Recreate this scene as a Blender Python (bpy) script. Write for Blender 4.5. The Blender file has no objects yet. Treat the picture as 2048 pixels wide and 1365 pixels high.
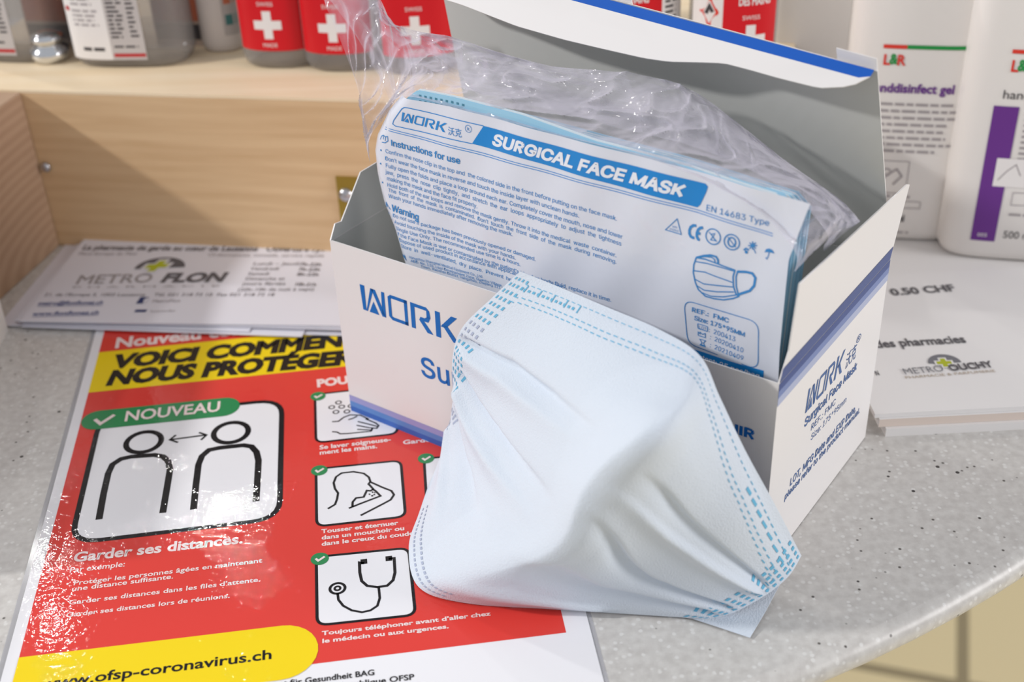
import bpy, math, random, os
import numpy as np
from mathutils import Vector, Matrix, noise
from mathutils.geometry import tessellate_polygon
random.seed(7)
S = bpy.context.scene
COL = S.collection

# ------------------------------------------------------------------ camera
FPX = 2538.43; PITCH = math.radians(32.2678); ROLL = math.radians(2.3644)
CAM = np.array([0, -.5, .33958]); PP = np.array([1024, 682.5])
def _basis():
    fwd = np.array([0, math.cos(PITCH), -math.sin(PITCH)]); right = np.array([1., 0, 0]); down = np.cross(fwd, right)
    c, s = math.cos(ROLL), math.sin(ROLL)
    return np.array([c*right + s*down, -s*right + c*down, fwd])
RC = _basis()
cam = bpy.data.cameras.new('camera'); cam.sensor_width = 36; cam.lens = FPX/2048*36; cam.clip_start = .01
cam.dof.use_dof = True; cam.dof.focus_distance = .50; cam.dof.aperture_fstop = 8.5
co = bpy.data.objects.new('camera', cam); COL.objects.link(co)
co.matrix_world = Matrix(((RC[0][0], -RC[1][0], -RC[2][0], CAM[0]), (RC[0][1], -RC[1][1], -RC[2][1], CAM[1]),
                          (RC[0][2], -RC[1][2], -RC[2][2], CAM[2]), (0, 0, 0, 1)))
S.camera = co
S.view_settings.view_transform = 'Standard'; S.view_settings.look = 'None'
S.view_settings.exposure = 0.0; S.view_settings.gamma = 1; S.view_settings.use_curve_mapping = False

# ------------------------------------------------------------------ light: shop ambience, ceiling spots and an added fill
w = bpy.data.worlds.new('shop_light'); S.world = w; w.use_nodes = True
w.node_tree.nodes['Background'].inputs[0].default_value = (.95, .96, 1.0, 1)
w.node_tree.nodes['Background'].inputs[1].default_value = .50
def lamp(name, loc, target, power, size, colr=(1, .96, .9), blend=None):
    l = bpy.data.lights.new(name, 'AREA'); l.shape = 'DISK'; l.size = size; l.energy = power; l.color = colr
    o = bpy.data.objects.new(name, l); COL.objects.link(o); o.location = loc
    o.rotation_euler = (Vector(target)-Vector(loc)).to_track_quat('-Z', 'Y').to_euler()
    return o
lamp('ceiling_spot', (-2.55, -.45, 1.65), (0, 0, .05), 47, .16, (1, .98, .965))
lamp('ceiling_spot', (-2.0, 1.35, 1.9), (0, 0, .05), 12, .12, (1, .98, .96))
lamp('right_fill_light', (2.25, -.8, .85), (.05, 0, .08), 30, 1.0, (1, .97, .965))  # added soft fill that lifts the faces turned to the right
lamp('ceiling_spot', (-.64, 1.658, 1.413), (-.1, -.1, 0), 2.4, .03, (1, .98, .95))
lamp('ceiling_spot', (-1.0, 1.52, 1.42), (-.1, -.1, 0), .6, .03, (1, .98, .95))
lamp('ceiling_spot', (-.96, 1.41, 1.50), (-.15, -.12, 0), .55, .03, (1, .98, .95))

# ------------------------------------------------------------------ helpers
def lin(c):
    c = c/255.
    return c/12.92 if c <= .04045 else ((c+.055)/1.055)**2.4
MATS = {}
def mat(name, rgb, rough=.5, spec=.4, coat=0, metal=0, bump=None, sss=0):
    if name in MATS: return MATS[name]
    m = bpy.data.materials.new(name); m.use_nodes = True; MATS[name] = m
    nt = m.node_tree; b = nt.nodes['Principled BSDF']
    b.inputs['Base Color'].default_value = (*[lin(c) for c in rgb], 1)
    b.inputs['Roughness'].default_value = rough; b.inputs['Specular IOR Level'].default_value = spec
    b.inputs['Metallic'].default_value = metal; b.inputs['Coat Weight'].default_value = coat; b.inputs['Coat Roughness'].default_value = .025
    if bump:
        scale, dist, target = bump
        tc = nt.nodes.new('ShaderNodeTexCoord'); n = nt.nodes.new('ShaderNodeTexNoise'); n.inputs['Scale'].default_value = scale; n.inputs['Detail'].default_value = 3
        bp = nt.nodes.new('ShaderNodeBump'); bp.inputs['Strength'].default_value = 1; bp.inputs['Distance'].default_value = dist
        nt.links.new(tc.outputs['Object'], n.inputs['Vector']); nt.links.new(n.outputs['Fac'], bp.inputs['Height'])
        nt.links.new(bp.outputs[0], b.inputs['Coat Normal' if target == 'coat' else 'Normal'])
    return m
def nodes(m):
    nt = m.node_tree; return nt, nt.nodes['Principled BSDF']

class MB:
    def __init__(s): s.v = []; s.f = []; s.mi = []; s.mats = []
    def m(s, material):
        if material not in s.mats: s.mats.append(material)
        return s.mats.index(material)
    def add(s, vs, fs, material):
        o = len(s.v); i = s.m(material)
        s.v.extend([tuple(map(float, v)) for v in vs])
        for f in fs: s.f.append(tuple(o+k for k in f)); s.mi.append(i)
    def poly(s, pts, material):
        tr = tessellate_polygon([[Vector(p) for p in pts]]) if len(pts) > 4 else [tuple(range(len(pts)))]
        s.add(pts, tr, material)
    def box(s, o, a, b, c, material):           # corner + three edge vectors
        o, a, b, c = map(np.asarray, (o, a, b, c))
        P = [o, o+a, o+a+b, o+b, o+c, o+a+c, o+a+b+c, o+b+c]
        s.add(P, [(0, 3, 2, 1), (4, 5, 6, 7), (0, 1, 5, 4), (1, 2, 6, 5), (2, 3, 7, 6), (3, 0, 4, 7)], material)
    def grid(s, P, material, closed=False):
        r, c = len(P), len(P[0]); vs = [p for row in P for p in row]; fs = []
        for i in range(r-1):
            for j in range(c if closed else c-1):
                k = (j+1) % c
                fs.append((i*c+j, i*c+k, (i+1)*c+k, (i+1)*c+j))
        s.add(vs, fs, material)
    def tube(s, pts, r, material, n=8):
        pts = [Vector(p) for p in pts]; rows = []
        for i, p in enumerate(pts):
            t = (pts[min(i+1, len(pts)-1)]-pts[max(i-1, 0)]).normalized()
            a = t.orthogonal().normalized(); b = t.cross(a)
            rows.append([tuple(p+(a*math.cos(k*2*math.pi/n)+b*math.sin(k*2*math.pi/n))*r) for k in range(n)])
        s.grid(rows, material, True)
    def build(s, name, parent=None, smooth=False, bevel=0, solid=0, local=False):
        me = bpy.data.meshes.new(name)
        off = np.array(parent.location) if (parent is not None and not local) else np.zeros(3)
        if parent is not None and parent.parent is not None and not local: off = off + np.array(parent.parent.location)
        me.from_pydata([tuple(np.array(v)-off) for v in s.v], [], s.f)
        for m in s.mats: me.materials.append(m)
        for p, i in zip(me.polygons, s.mi): p.material_index = i; p.use_smooth = smooth
        me.update()
        o = bpy.data.objects.new(name, me); COL.objects.link(o)
        if parent is not None: o.parent = parent
        if solid:
            md = o.modifiers.new('thickness', 'SOLIDIFY'); md.thickness = solid; md.offset = -1
        if bevel:
            md = o.modifiers.new('bevel', 'BEVEL'); md.width = bevel; md.segments = 3; md.limit_method = 'ANGLE'
        return o
def tag(o, label=None, cat=None, group=None, kind=None):
    if label: o['label'] = label
    if cat: o['category'] = cat
    if group: o['group'] = group
    if kind: o['kind'] = kind
    return o
def empty(name, loc, label, cat, group=None, rz=0):
    o = bpy.data.objects.new(name, None); COL.objects.link(o); o.location = loc; o.rotation_euler = (0, 0, rz); o.empty_display_size = .02
    return tag(o, label, cat, group)

class Plane:
    def __init__(s, o, U, V):
        s.o = np.array(o, float); s.U = np.array(U, float)/np.linalg.norm(U); V = np.array(V, float)
        V = V - s.U*(V@s.U); s.V = V/np.linalg.norm(V); s.N = np.cross(s.U, s.V)
    def cast(s, px, py):
        v = np.array([(px-PP[0])/FPX, (py-PP[1])/FPX, 1.])@RC
        return CAM + v*((s.N@(s.o-CAM))/(s.N@v))
    def to2(s, p):
        d = s.cast(*p)-s.o; return np.array([d@s.U, d@s.V])
    def to3(s, p, h=0): return s.o + s.U*p[0] + s.V*p[1] + s.N*h
def ground(z=0): return Plane((0, 0, z), (1, 0, 0), (0, 1, 0))
def G(px, py, z=0): return ground(z).cast(px, py)

# glyph outlines from the built-in fonts
FONT = {}
def font(k):
    if k not in FONT:
        f = None
        if k == 'sans':
            try: f = bpy.data.fonts.load(os.path.join(bpy.utils.system_resource('DATAFILES', path='fonts'), 'Inter.woff2'))
            except Exception: f = None
        FONT[k] = f
    return FONT[k]
GL = {}
def _outw(v, f):
    """outward direction at every outline vertex of a filled glyph"""
    ar = sum(v[p[i]][0]*v[p[(i+1) % len(p)]][1]-v[p[(i+1) % len(p)]][0]*v[p[i]][1] for p in f for i in range(len(p)))
    sg = 1 if ar >= 0 else -1; ed = {}
    for p in f:
        for i in range(len(p)): ed[(p[i], p[(i+1) % len(p)])] = 1
    acc = {}
    for (a, b) in ed:
        if (b, a) in ed: continue
        dx, dy = v[b][0]-v[a][0], v[b][1]-v[a][1]; d = math.hypot(dx, dy)
        if d < 1e-7: continue
        for k in (a, b): acc.setdefault(k, []).append((dy/d*sg, -dx/d*sg))
    out = {}
    for k, ns in acc.items():
        x, y = sum(n[0] for n in ns), sum(n[1] for n in ns); d = math.hypot(x, y)
        if d < 1e-6: continue
        x, y = x/d, y/d; c = max(.45, min(n[0]*x+n[1]*y for n in ns)); out[k] = (x/c, y/c)
    return out
def _raw(text, fk):
    c = bpy.data.curves.new('glyph', 'FONT'); c.body = text; c.size = 1; c.resolution_u = 3
    if font(fk): c.font = font(fk)
    o = bpy.data.objects.new('glyph', c); COL.objects.link(o)
    dg = bpy.context.evaluated_depsgraph_get(); dg.update()
    me = bpy.data.meshes.new_from_object(o.evaluated_get(dg))
    v = [(a.co.x, a.co.y) for a in me.vertices]; f = [tuple(p.vertices) for p in me.polygons]
    be = _outw(v, f)
    bpy.data.objects.remove(o); bpy.data.curves.remove(c); bpy.data.meshes.remove(me)
    return v, f, be
def _strip(pts, w):
    V = []; F = []
    for (x0, y0), (x1, y1) in zip(pts, pts[1:]):
        d = math.hypot(x1-x0, y1-y0) or 1; nx, ny = -(y1-y0)/d*w/2, (x1-x0)/d*w/2; o = len(V)
        V += [(x0+nx, y0+ny), (x0-nx, y0-ny), (x1-nx, y1-ny), (x1+nx, y1+ny)]; F.append((o, o+1, o+2, o+3))
    return V, F
def glyph(ch, fk):
    k = (ch, fk)
    if k in GL: return GL[k]
    def wid(t):
        v = _raw(t, fk)[0]; xs = [a[0] for a in v]; return max(xs)-min(xs)
    if (fk, '|') not in GL: GL[(fk, '|')] = wid('||')
    adv = wid('|'+ch+'|')-GL[(fk, '|')]
    if ch == ' ': g = ([], [], [], adv)
    elif font(fk) and ch in 'RKkMÉNQI':                  # letters with crossing outlines in the sans face: drawn as strokes
        q = caph(fk)/.727; t = .092; h = .727 if ch not in 'k' else .76; l = .08; r = adv/q-.07
        V = []; F = []
        def st(p):
            v, f = _strip([(x*q, y*q) for x, y in p], t*q); o = len(V); V.extend(v); F.extend(tuple(o+i for i in q) for q in f)
        if ch == 'R':
            r -= .02
            st([(l+.045, 0), (l+.045, h)]); c = h*.735
            st([(l, h-.045), (r-.2, h-.045), (r-.1, h-.08), (r-.045, h-.15), (r-.04, c), (r-.06, c-.09), (r-.12, c-.15), (r-.2, c-.175), (l, c-.175)]); st([(r-.24, c-.175), (r-.02, 0)])
        elif ch in 'Kk':
            hh = h if ch == 'K' else .55
            st([(l+.045, 0), (l+.045, h)]); st([(l+.06, hh*.35), (r-.01, hh)]); st([(l+.2, hh*.55), (r, 0)])
        elif ch == 'I': st([(l+.045, 0), (l+.045, h)]); adv = (l*2+.09)*q
        elif ch == 'M': st([(l+.045, 0), (l+.045, h)]); st([(r-.045, 0), (r-.045, h)]); st([(l+.045, h-.03), ((l+r)/2, .06), (r-.045, h-.03)])
        elif ch == 'N': st([(l+.045, 0), (l+.045, h)]); st([(r-.045, 0), (r-.045, h)]); st([(l+.045, h-.04), (r-.045, .04)])
        elif ch == 'Q':
            st([((l+r)/2+math.cos(a*math.pi/10)*(r-l-.09)/2, h/2+math.sin(a*math.pi/10)*(h-.08)/2) for a in range(21)]); st([((l+r)/2+.08, .2), (r, -.02)])
        else:
            st([(l+.045, 0), (l+.045, h)])
            for y in (.045, h/2, h-.045): st([(l, y), (r, y)])
            st([((l+r)/2-.05, h+.05), ((l+r)/2+.08, h+.17)])
        g = (V, F, None, adv)
    else:
        v, f, be = _raw(ch, fk); g = (v, f, be, adv)
    GL[k] = g; return g
CAPH = {}
def caph(fk):
    if fk not in CAPH: CAPH[fk] = max(a[1] for a in _raw('H', fk)[0])
    return CAPH[fk]

class Print:
    """flat ink on a plane; points may be given as photo pixels and land on the real surface"""
    def __init__(s, mb, plane, h=.0001, fn=None): s.mb = mb; s.pl = plane; s.h = h; s.fn = fn
    def P(s, p): return s.pl.to2(p)
    def at(s, p, lay): return s.fn(p, s.h+lay*.00005) if s.fn else s.pl.to3(p, s.h+lay*.00005)
    def poly(s, pts, m, lay=0, px=True):
        q = [s.P(p) if px else np.asarray(p, float) for p in pts]
        s.mb.poly([s.at(p, lay) for p in q], m)
    def stroke(s, pts, wd, m, lay=0, closed=False, px=True):
        q = [s.P(p) if px else np.asarray(p, float) for p in pts]
        if closed: q = q+[q[0]]
        L = []; R = []
        for i, p in enumerate(q):
            a = q[i-1] if i else (q[-2] if closed else p); b = q[i+1] if i < len(q)-1 else (q[1] if closed else p)
            d0 = p-a; d1 = b-p
            d0 = d0/np.linalg.norm(d0) if np.linalg.norm(d0) > 1e-12 else None; d1 = d1/np.linalg.norm(d1) if np.linalg.norm(d1) > 1e-12 else None
            if d0 is None: d0 = d1
            if d1 is None: d1 = d0
            n0 = np.array([-d0[1], d0[0]]); n1 = np.array([-d1[1], d1[0]]); mm = n0+n1; ln = np.linalg.norm(mm)
            mm = n0 if ln < 1e-6 else mm/ln
            k = wd/2/max(.5, mm@n0); L.append(p+mm*k); R.append(p-mm*k)
        vs = [s.at(p, lay) for p in L+R]; n = len(q)
        s.mb.add(vs, [(i, n+i, n+i+1, i+1) for i in range(n-1)], m)
    def disc(s, c, rx, ry, m, lay=0, px=True, wd=None, n=28, a0=0, a1=360, close=False):
        c = s.P(c) if px else np.asarray(c, float)
        full = abs(a1-a0) >= 360
        pts = [c+np.array([math.cos(math.radians(a0+(a1-a0)*i/n))*rx, math.sin(math.radians(a0+(a1-a0)*i/n))*ry]) for i in range(n if full else n+1)]
        if wd: s.stroke(pts, wd, m, lay, full, False)
        else: s.poly(pts, m, lay, False)
    def rrect(s, corners, r, m, lay=0, wd=None, px=True, n=6, skip=()):
        q = [s.P(p) if px else np.asarray(p, float) for p in corners]; pts = []
        for i in range(4):
            p, a, b = q[i], q[i-1], q[(i+1) % 4]
            ua = (a-p)/np.linalg.norm(a-p); ub = (b-p)/np.linalg.norm(b-p)
            if i in skip: pts.append(p); continue
            s0, s1 = p+ua*r, p+ub*r
            for k in range(n+1):
                t = k/n; pts.append((1-t)**2*s0+2*t*(1-t)*p+t*t*s1)
        if wd: s.stroke(pts, wd, m, lay, True, False)
        else: s.poly(pts, m, lay, False)
        return q
    def text(s, txt, p0, p1, top, m, lay=1, fk='hum', bold=0, slant=0, px=True, width=None, wide=1):
        """baseline from p0 to p1; top = cap height in pixels above p0 (or metres when px is False)"""
        a = s.P(p0) if px else np.asarray(p0, float); b = s.P(p1) if px else np.asarray(p1, float)
        ux = (b-a)/np.linalg.norm(b-a); uy = np.array([-ux[1], ux[0]])
        cap = abs((s.P((p0[0], p0[1]-top))-a)@uy) if px else top
        sc = cap/caph(fk); tot = sum(glyph(c, fk)[3] for c in txt)
        sx = np.linalg.norm(b-a)/tot if width is None else sc*wide
        x = 0
        for c in txt:
            V, F, BE, adv = glyph(c, fk)
            def mp(v, e=0): return s.at(a+ux*((x+v[0])*sx+slant*v[1]*sc)+uy*(v[1]*sc), lay+e)
            if V and BE is None:
                for k, q in enumerate(F):                 # stroke-built letter: widen each stroke for bold
                    p = [np.array(V[i]) for i in q]
                    if bold: p = [p[0]+(p[0]-p[1])/np.linalg.norm(p[0]-p[1])*bold, p[1]+(p[1]-p[0])/np.linalg.norm(p[0]-p[1])*bold, p[2]+(p[2]-p[3])/np.linalg.norm(p[2]-p[3])*bold, p[3]+(p[3]-p[2])/np.linalg.norm(p[2]-p[3])*bold]
                    s.mb.add([mp(v, k*.12) for v in p], [(0, 1, 2, 3)], m)
            elif V:
                W = [(v[0]+BE[i][0]*bold, v[1]+BE[i][1]*bold) if bold and i in BE else v for i, v in enumerate(V)]
                s.mb.add([mp(v) for v in W], F, m)
            x += adv
    def plus(s, c, a, t, m, lay, sk=0):
        q = [(-t, -a), (t, -a), (t, -t), (a, -t), (a, t), (t, t), (t, a), (-t, a), (-t, t), (-a, t), (-a, -t), (-t, -t)]
        s.poly([np.asarray(c)+np.array([x+sk*y, y]) for x, y in q], m, lay, False)
    def logo(s, p0, p1, top, m, lay=1, slant=0):
        a = s.P(p0); b = s.P(p1); ux = (b-a)/np.linalg.norm(b-a); uy = np.array([-ux[1], ux[0]])
        hgt = abs((s.P((p0[0], p0[1]-top))-a)@uy); sx = np.linalg.norm(b-a)/4.12
        def T(p): return a+ux*(p[0]*sx+slant*p[1]*hgt)+uy*p[1]*hgt
        def pg(pts): s.poly([T(p) for p in pts], m, lay, False)
        pg([(0, 1), (.2, 1), (.2, 0), (.06, 0)])
        pg([(.2, 0), (.26, 0), (.60, .98), (.46, .98)])
        pg([(.46, .98), (.66, .98), (1.06, 0), (.90, 0), (.56, .82)])
        pg([(.93, 1), (1.06, 1), (1.06, 0), (.90, .1)]); pg([(.34, 0), (.76, 0), (.55, .48)])
        o = 1.2; t = .13                                   # O
        pg([(o+.12, 1), (o+.82, 1), (o+.82, 1-t), (o+.12, 1-t)]); pg([(o, .9), (o+.12, 1), (o+.15, .86), (o+t, .84)])
        pg([(o, .9), (o+t, .86), (o+t, .16), (o, .12)]); pg([(o, .12), (o+t, .16), (o+.2, t), (o+.14, 0)])
        pg([(o+.14, 0), (o+.82, 0), (o+.82, t), (o+.18, t)]); pg([(o+.82-t, 1), (o+.82, 1), (o+.82, 0), (o+.82-t, 0)])
        o = 2.16                                           # R
        pg([(o, 1), (o+.17, 1), (o+.17, 0), (o, 0)]); pg([(o+.17, 1), (o+.66, 1), (o+.78, .88), (o+.66, 1-t), (o+.17, 1-t)])
        pg([(o+.66, 1-t), (o+.78, .9), (o+.82, .62), (o+.66, .6)]); pg([(o+.66, .62), (o+.82, .64), (o+.72, .42), (o+.34, .42), (o+.40, .55), (o+.58, .55)])
        pg([(o+.34, .42), (o+.54, .42), (o+.9, 0), (o+.66, 0)])
        o = 3.18                                           # K
        pg([(o, 1), (o+.2, 1), (o+.2, 0), (o, 0)]); pg([(o+.2, .46), (o+.66, 1), (o+.9, 1), (o+.42, .46)]); pg([(o+.26, .56), (o+.48, .56), (o+.94, 0), (o+.70, 0)])
# ------------------------------------------------------------------ materials
WHITE = mat('white_card', (238, 236, 233), .45, .4)
GREYB = mat('grey_board', (206, 207, 204), .7, .2)
PAPER = mat('paper', (240, 238, 238), .6, .2)
def wood(name, base, dark, rz, sx, sy, sz, rings=False):
    m = mat(name, base, .5, .25); nt, b = nodes(m); L = nt.links
    tc = nt.nodes.new('ShaderNodeTexCoord'); mp = nt.nodes.new('ShaderNodeMapping'); mp.inputs['Rotation'].default_value = (0, 0, rz); mp.inputs['Scale'].default_value = (sx, sy, sz)
    L.new(tc.outputs['Object'], mp.inputs['Vector'])
    n1 = nt.nodes.new('ShaderNodeTexNoise'); n1.inputs['Scale'].default_value = 1; n1.inputs['Detail'].default_value = 5; n1.inputs['Distortion'].default_value = .3
    L.new(mp.outputs[0], n1.inputs['Vector'])
    wv = nt.nodes.new('ShaderNodeTexWave'); wv.wave_type = 'RINGS' if rings else 'BANDS'; wv.bands_direction = 'Z'; wv.rings_direction = 'SPHERICAL'
    wv.inputs['Scale'].default_value = 1.3 if rings else .25; wv.inputs['Distortion'].default_value = 2.5; wv.inputs['Detail'].default_value = 2; wv.inputs['Detail Scale'].default_value = .6
    L.new(mp.outputs[0], wv.inputs['Vector'])
    ma = nt.nodes.new('ShaderNodeMix'); ma.inputs[0].default_value = .38 if rings else .10
    L.new(n1.outputs['Fac'], ma.inputs[2]); L.new(wv.outputs['Fac'], ma.inputs[3])
    r = nt.nodes.new('ShaderNodeValToRGB'); e = r.color_ramp.elements
    e[0].position = .15; e[0].color = (*[lin(c) for c in dark], 1); e[1].position = .75; e[1].color = (*[lin(c) for c in base], 1)
    L.new(ma.outputs[0], r.inputs['Fac']); L.new(r.outputs[0], b.inputs['Base Color'])
    return m
ANG = math.radians(-10.5)
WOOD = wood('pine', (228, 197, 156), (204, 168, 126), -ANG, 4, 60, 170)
WOODTOP = wood('pine_top', (248, 230, 200), (238, 214, 176), -ANG, 5, 110, 50)  # paler than the board: the top's stronger light is put into the colour
WOODEND = wood('pine_side', (188, 158, 132), (168, 138, 113), -ANG, 60, 9, 42, True)  # darker than the board: the side panel's shade is partly in its colour

# ------------------------------------------------------------------ setting: floor, back wall, counter
fl = MB(); FL = mat('floor_tile', (214, 198, 158), .45, .3)
nt, b = nodes(FL); tc = nt.nodes.new('ShaderNodeTexCoord'); mp = nt.nodes.new('ShaderNodeMapping'); mp.inputs['Location'].default_value = (-.545+.01, -.585, 0); mp.inputs['Rotation'].default_value = (0, 0, math.radians(18))
bk = nt.nodes.new('ShaderNodeTexBrick'); bk.offset = 0; bk.inputs['Scale'].default_value = 1; bk.inputs['Brick Width'].default_value = .4; bk.inputs['Row Height'].default_value = .4; bk.inputs['Mortar Size'].default_value = .008
bk.inputs['Color1'].default_value = bk.inputs['Color2'].default_value = (*[lin(c) for c in (220, 205, 165)], 1); bk.inputs['Mortar'].default_value = (*[lin(c) for c in (150, 138, 110)], 1)
tc2 = nt.nodes.new('ShaderNodeVectorMath'); tc2.operation = 'SUBTRACT'; tc2.inputs[1].default_value = (.527, .5635, 0)
nt.links.new(tc.outputs['Object'], tc2.inputs[0]); mp.inputs['Location'].default_value = (0, 0, 0)
nt.links.new(tc2.outputs[0], mp.inputs['Vector']); nt.links.new(mp.outputs[0], bk.inputs['Vector']); nt.links.new(bk.outputs['Color'], b.inputs['Base Color'])
fl.box((-4, -3, -.9), (8, 0, 0), (0, 7, 0), (0, 0, .05), FL); tag(fl.build('floor'), kind='structure')
wl = MB(); wl.box((-4, 2.9, -.85), (8, 0, 0), (0, .1, 0), (0, 0, 3.6), mat('wall_paint', (238, 234, 230), .8, .2)); tag(wl.build('wall_back'), kind='structure')

CT = mat('solid_surface', (205, 203, 199), .32, .45); nt, b = nodes(CT); L = nt.links
tc = nt.nodes.new('ShaderNodeTexCoord')
def speck(scale, lo, hi):
    v = nt.nodes.new('ShaderNodeTexVoronoi'); v.inputs['Scale'].default_value = scale; L.new(tc.outputs['Object'], v.inputs['Vector'])
    r = nt.nodes.new('ShaderNodeMapRange'); r.inputs[1].default_value = lo; r.inputs[2].default_value = hi; r.inputs[3].default_value = 1; r.inputs[4].default_value = 0
    wn = nt.nodes.new('ShaderNodeSeparateColor'); L.new(v.outputs['Color'], wn.inputs[0])
    L.new(v.outputs['Distance'], r.inputs[0]); return r, wn
def mixc(a, fac, c):
    m = nt.nodes.new('ShaderNodeMix'); m.data_type = 'RGBA'; m.inputs[7].default_value = (*[lin(k) for k in c], 1)
    if hasattr(a, 'links'): L.new(a, m.inputs[6])
    else: m.inputs[6].default_value = a
    L.new(fac, m.inputs[0]); return m.outputs[2]
def gate(r, sep, thr):
    g = nt.nodes.new('ShaderNodeMath'); g.operation = 'GREATER_THAN'; g.inputs[1].default_value = thr; L.new(sep.outputs[0], g.inputs[0])
    k = nt.nodes.new('ShaderNodeMath'); k.operation = 'MULTIPLY'; L.new(g.outputs[0], k.inputs[0]); L.new(r.outputs[0], k.inputs[1]); return k.outputs[0]
nz = nt.nodes.new('ShaderNodeTexNoise'); nz.inputs['Scale'].default_value = 260; nz.inputs['Detail'].default_value = 4; L.new(tc.outputs['Object'], nz.inputs['Vector'])
rp = nt.nodes.new('ShaderNodeValToRGB'); rp.color_ramp.elements[0].position = .35; rp.color_ramp.elements[0].color = (*[lin(c) for c in (197, 194, 190)], 1); rp.color_ramp.elements[1].position = .65; rp.color_ramp.elements[1].color = (*[lin(c) for c in (212, 210, 206)], 1)
L.new(nz.outputs['Fac'], rp.inputs['Fac'])
r1, s1 = speck(420, .25, .45); c1 = mixc(rp.outputs[0], gate(r1, s1, .72), (222, 221, 218))
r2, s2 = speck(330, .12, .26); c2 = mixc(c1, gate(r2, s2, .90), (92, 88, 84))
r3, s3 = speck(140, .10, .14); c3 = mixc(c2, gate(r3, s3, .86), (60, 56, 54))
L.new(c3, b.inputs['Base Color'])
# outline of the counter: large rounded front corner, eased edge
ctr = np.array([-.152, .392]); RAD = .632
def arc(r):
    c = [(ctr[0]+r*math.cos(math.radians(t)), ctr[1]+r*math.sin(math.radians(t))) for t in range(-120, -51, 2)]
    return c+[(c[-1][0]+.788*d, c[-1][1]+.616*d) for d in (.1, .2, .3, .4, .5)]
ct = MB(); rows = []
for k in range(9):                                    # eased edge profile
    t = k/8*math.pi; rad = .0065
    rr = RAD-rad+rad*math.sin(t)*1.0; z = -rad+rad*math.cos(t)
    rows.append([(x, y, z) for x, y in arc(rr)])
ct.grid(rows, CT)
n = len(rows[0])
for z, top in ((0, True), (-.013, False)):
    a = [(x, y, z) for x, y in arc(RAD-.0065)]
    c = [(-1.0, -.16, z), (-1.0, .60, z)] ; e = [(a[-1][0], .60, z)]
    P = a+e+c[::-1]; P = P if top else P[::-1]
    ct.poly(P, CT)
cto = ct.build('counter_top', smooth=False)
for p in cto.data.polygons:
    if p.index < 8*(n-1): p.use_smooth = True
tag(cto, 'speckled off-white solid surface counter with a rounded front edge, under everything', 'counter')

# ------------------------------------------------------------------ pine display stand behind
bd = np.array([math.cos(ANG), math.sin(ANG), 0]); bn = np.array([-bd[1], bd[0], 0]); B0 = np.array([-.2615, .1625, 0]); BH = .0957
ZZ = np.array([0, 0, 1.])
st = empty('wooden_display', tuple(B0), 'pine wood display box with a side panel, carrying the bottles at the back', 'display stand')
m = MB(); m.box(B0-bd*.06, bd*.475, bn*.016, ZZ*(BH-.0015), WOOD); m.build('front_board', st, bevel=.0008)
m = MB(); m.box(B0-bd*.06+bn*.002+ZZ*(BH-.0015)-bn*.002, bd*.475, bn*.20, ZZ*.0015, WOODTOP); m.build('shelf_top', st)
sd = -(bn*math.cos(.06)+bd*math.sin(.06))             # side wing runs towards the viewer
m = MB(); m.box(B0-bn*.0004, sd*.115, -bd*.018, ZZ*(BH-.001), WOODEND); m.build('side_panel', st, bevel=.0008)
BP = Plane(B0, bd, ZZ)
BRASS = mat('brass', (168, 142, 62), .4, .5, metal=.7); STEEL = mat('steel', (190, 190, 195), .25, .5, metal=.9)
hx = BP.to2((690, 400)); h0 = BP.to2((672, 352)); h1 = BP.to2((684, 470))
m = MB(); m.box(BP.to3((h0[0], h1[1]-.002), 0)-bn*.0012, bd*.03, bn*.0012, ZZ*(h0[1]-h1[1]+.002), BRASS); hg = m.build('hinge_plate', st)
def screw(p2, r, parent, name='screw'):
    mm = MB(); c = BP.to3(p2)-bn*.0012; rows = []
    for k in range(7):
        t = k/6*math.pi/2; rows.append([tuple(c+(bd*math.cos(a*math.pi/8)+ZZ*math.sin(a*math.pi/8))*r*math.cos(t)-bn*r*.7*math.sin(t)) for a in range(16)])
    mm.grid(rows, STEEL, True); return mm.build(name, parent, smooth=True)
screw(BP.to2((693, 388)), .0042, hg); screw(BP.to2((93, 333)), .003, st)

# ------------------------------------------------------------------ bottles
def clear(name, rgb, a, rough=.12):
    m = bpy.data.materials.new(name); m.use_nodes = True; nt = m.node_tree; nt.nodes.clear()
    t = nt.nodes.new('ShaderNodeBsdfTransparent'); t.inputs[0].default_value = (*[lin(c) for c in (240, 240, 242)], 1)
    p = nt.nodes.new('ShaderNodeBsdfPrincipled'); p.inputs['Base Color'].default_value = (*[lin(c) for c in rgb], 1); p.inputs['Roughness'].default_value = rough
    x = nt.nodes.new('ShaderNodeMixShader'); x.inputs[0].default_value = a
    o = nt.nodes.new('ShaderNodeOutputMaterial'); nt.links.new(t.outputs[0], x.inputs[1]); nt.links.new(p.outputs[0], x.inputs[2]); nt.links.new(x.outputs[0], o.inputs[0])
    return m
CLEAR = clear('clear_plastic', (165, 162, 160), .45)
GELW = mat('milky_plastic', (238, 234, 230), .35, .4); nodes(GELW)[1].inputs['Subsurface Weight'].default_value = .15; nodes(GELW)[1].inputs['Subsurface Radius'].default_value = (.01, .01, .01)
CAPW = mat('white_cap', (235, 235, 233), .4); RED = mat('label_red', (214, 22, 34), .4, .3); LABW = mat('label_white', (238, 234, 232), .45)
INK = mat('dark_ink', (70, 66, 68), .6); INKR = mat('red_ink', (190, 40, 45), .6); PURP = mat('purple_ink', (106, 48, 140), .5); GRN = mat('green_ink', (30, 150, 70), .5); REDB = mat('bright_red_ink', (225, 60, 45), .5)
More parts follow.
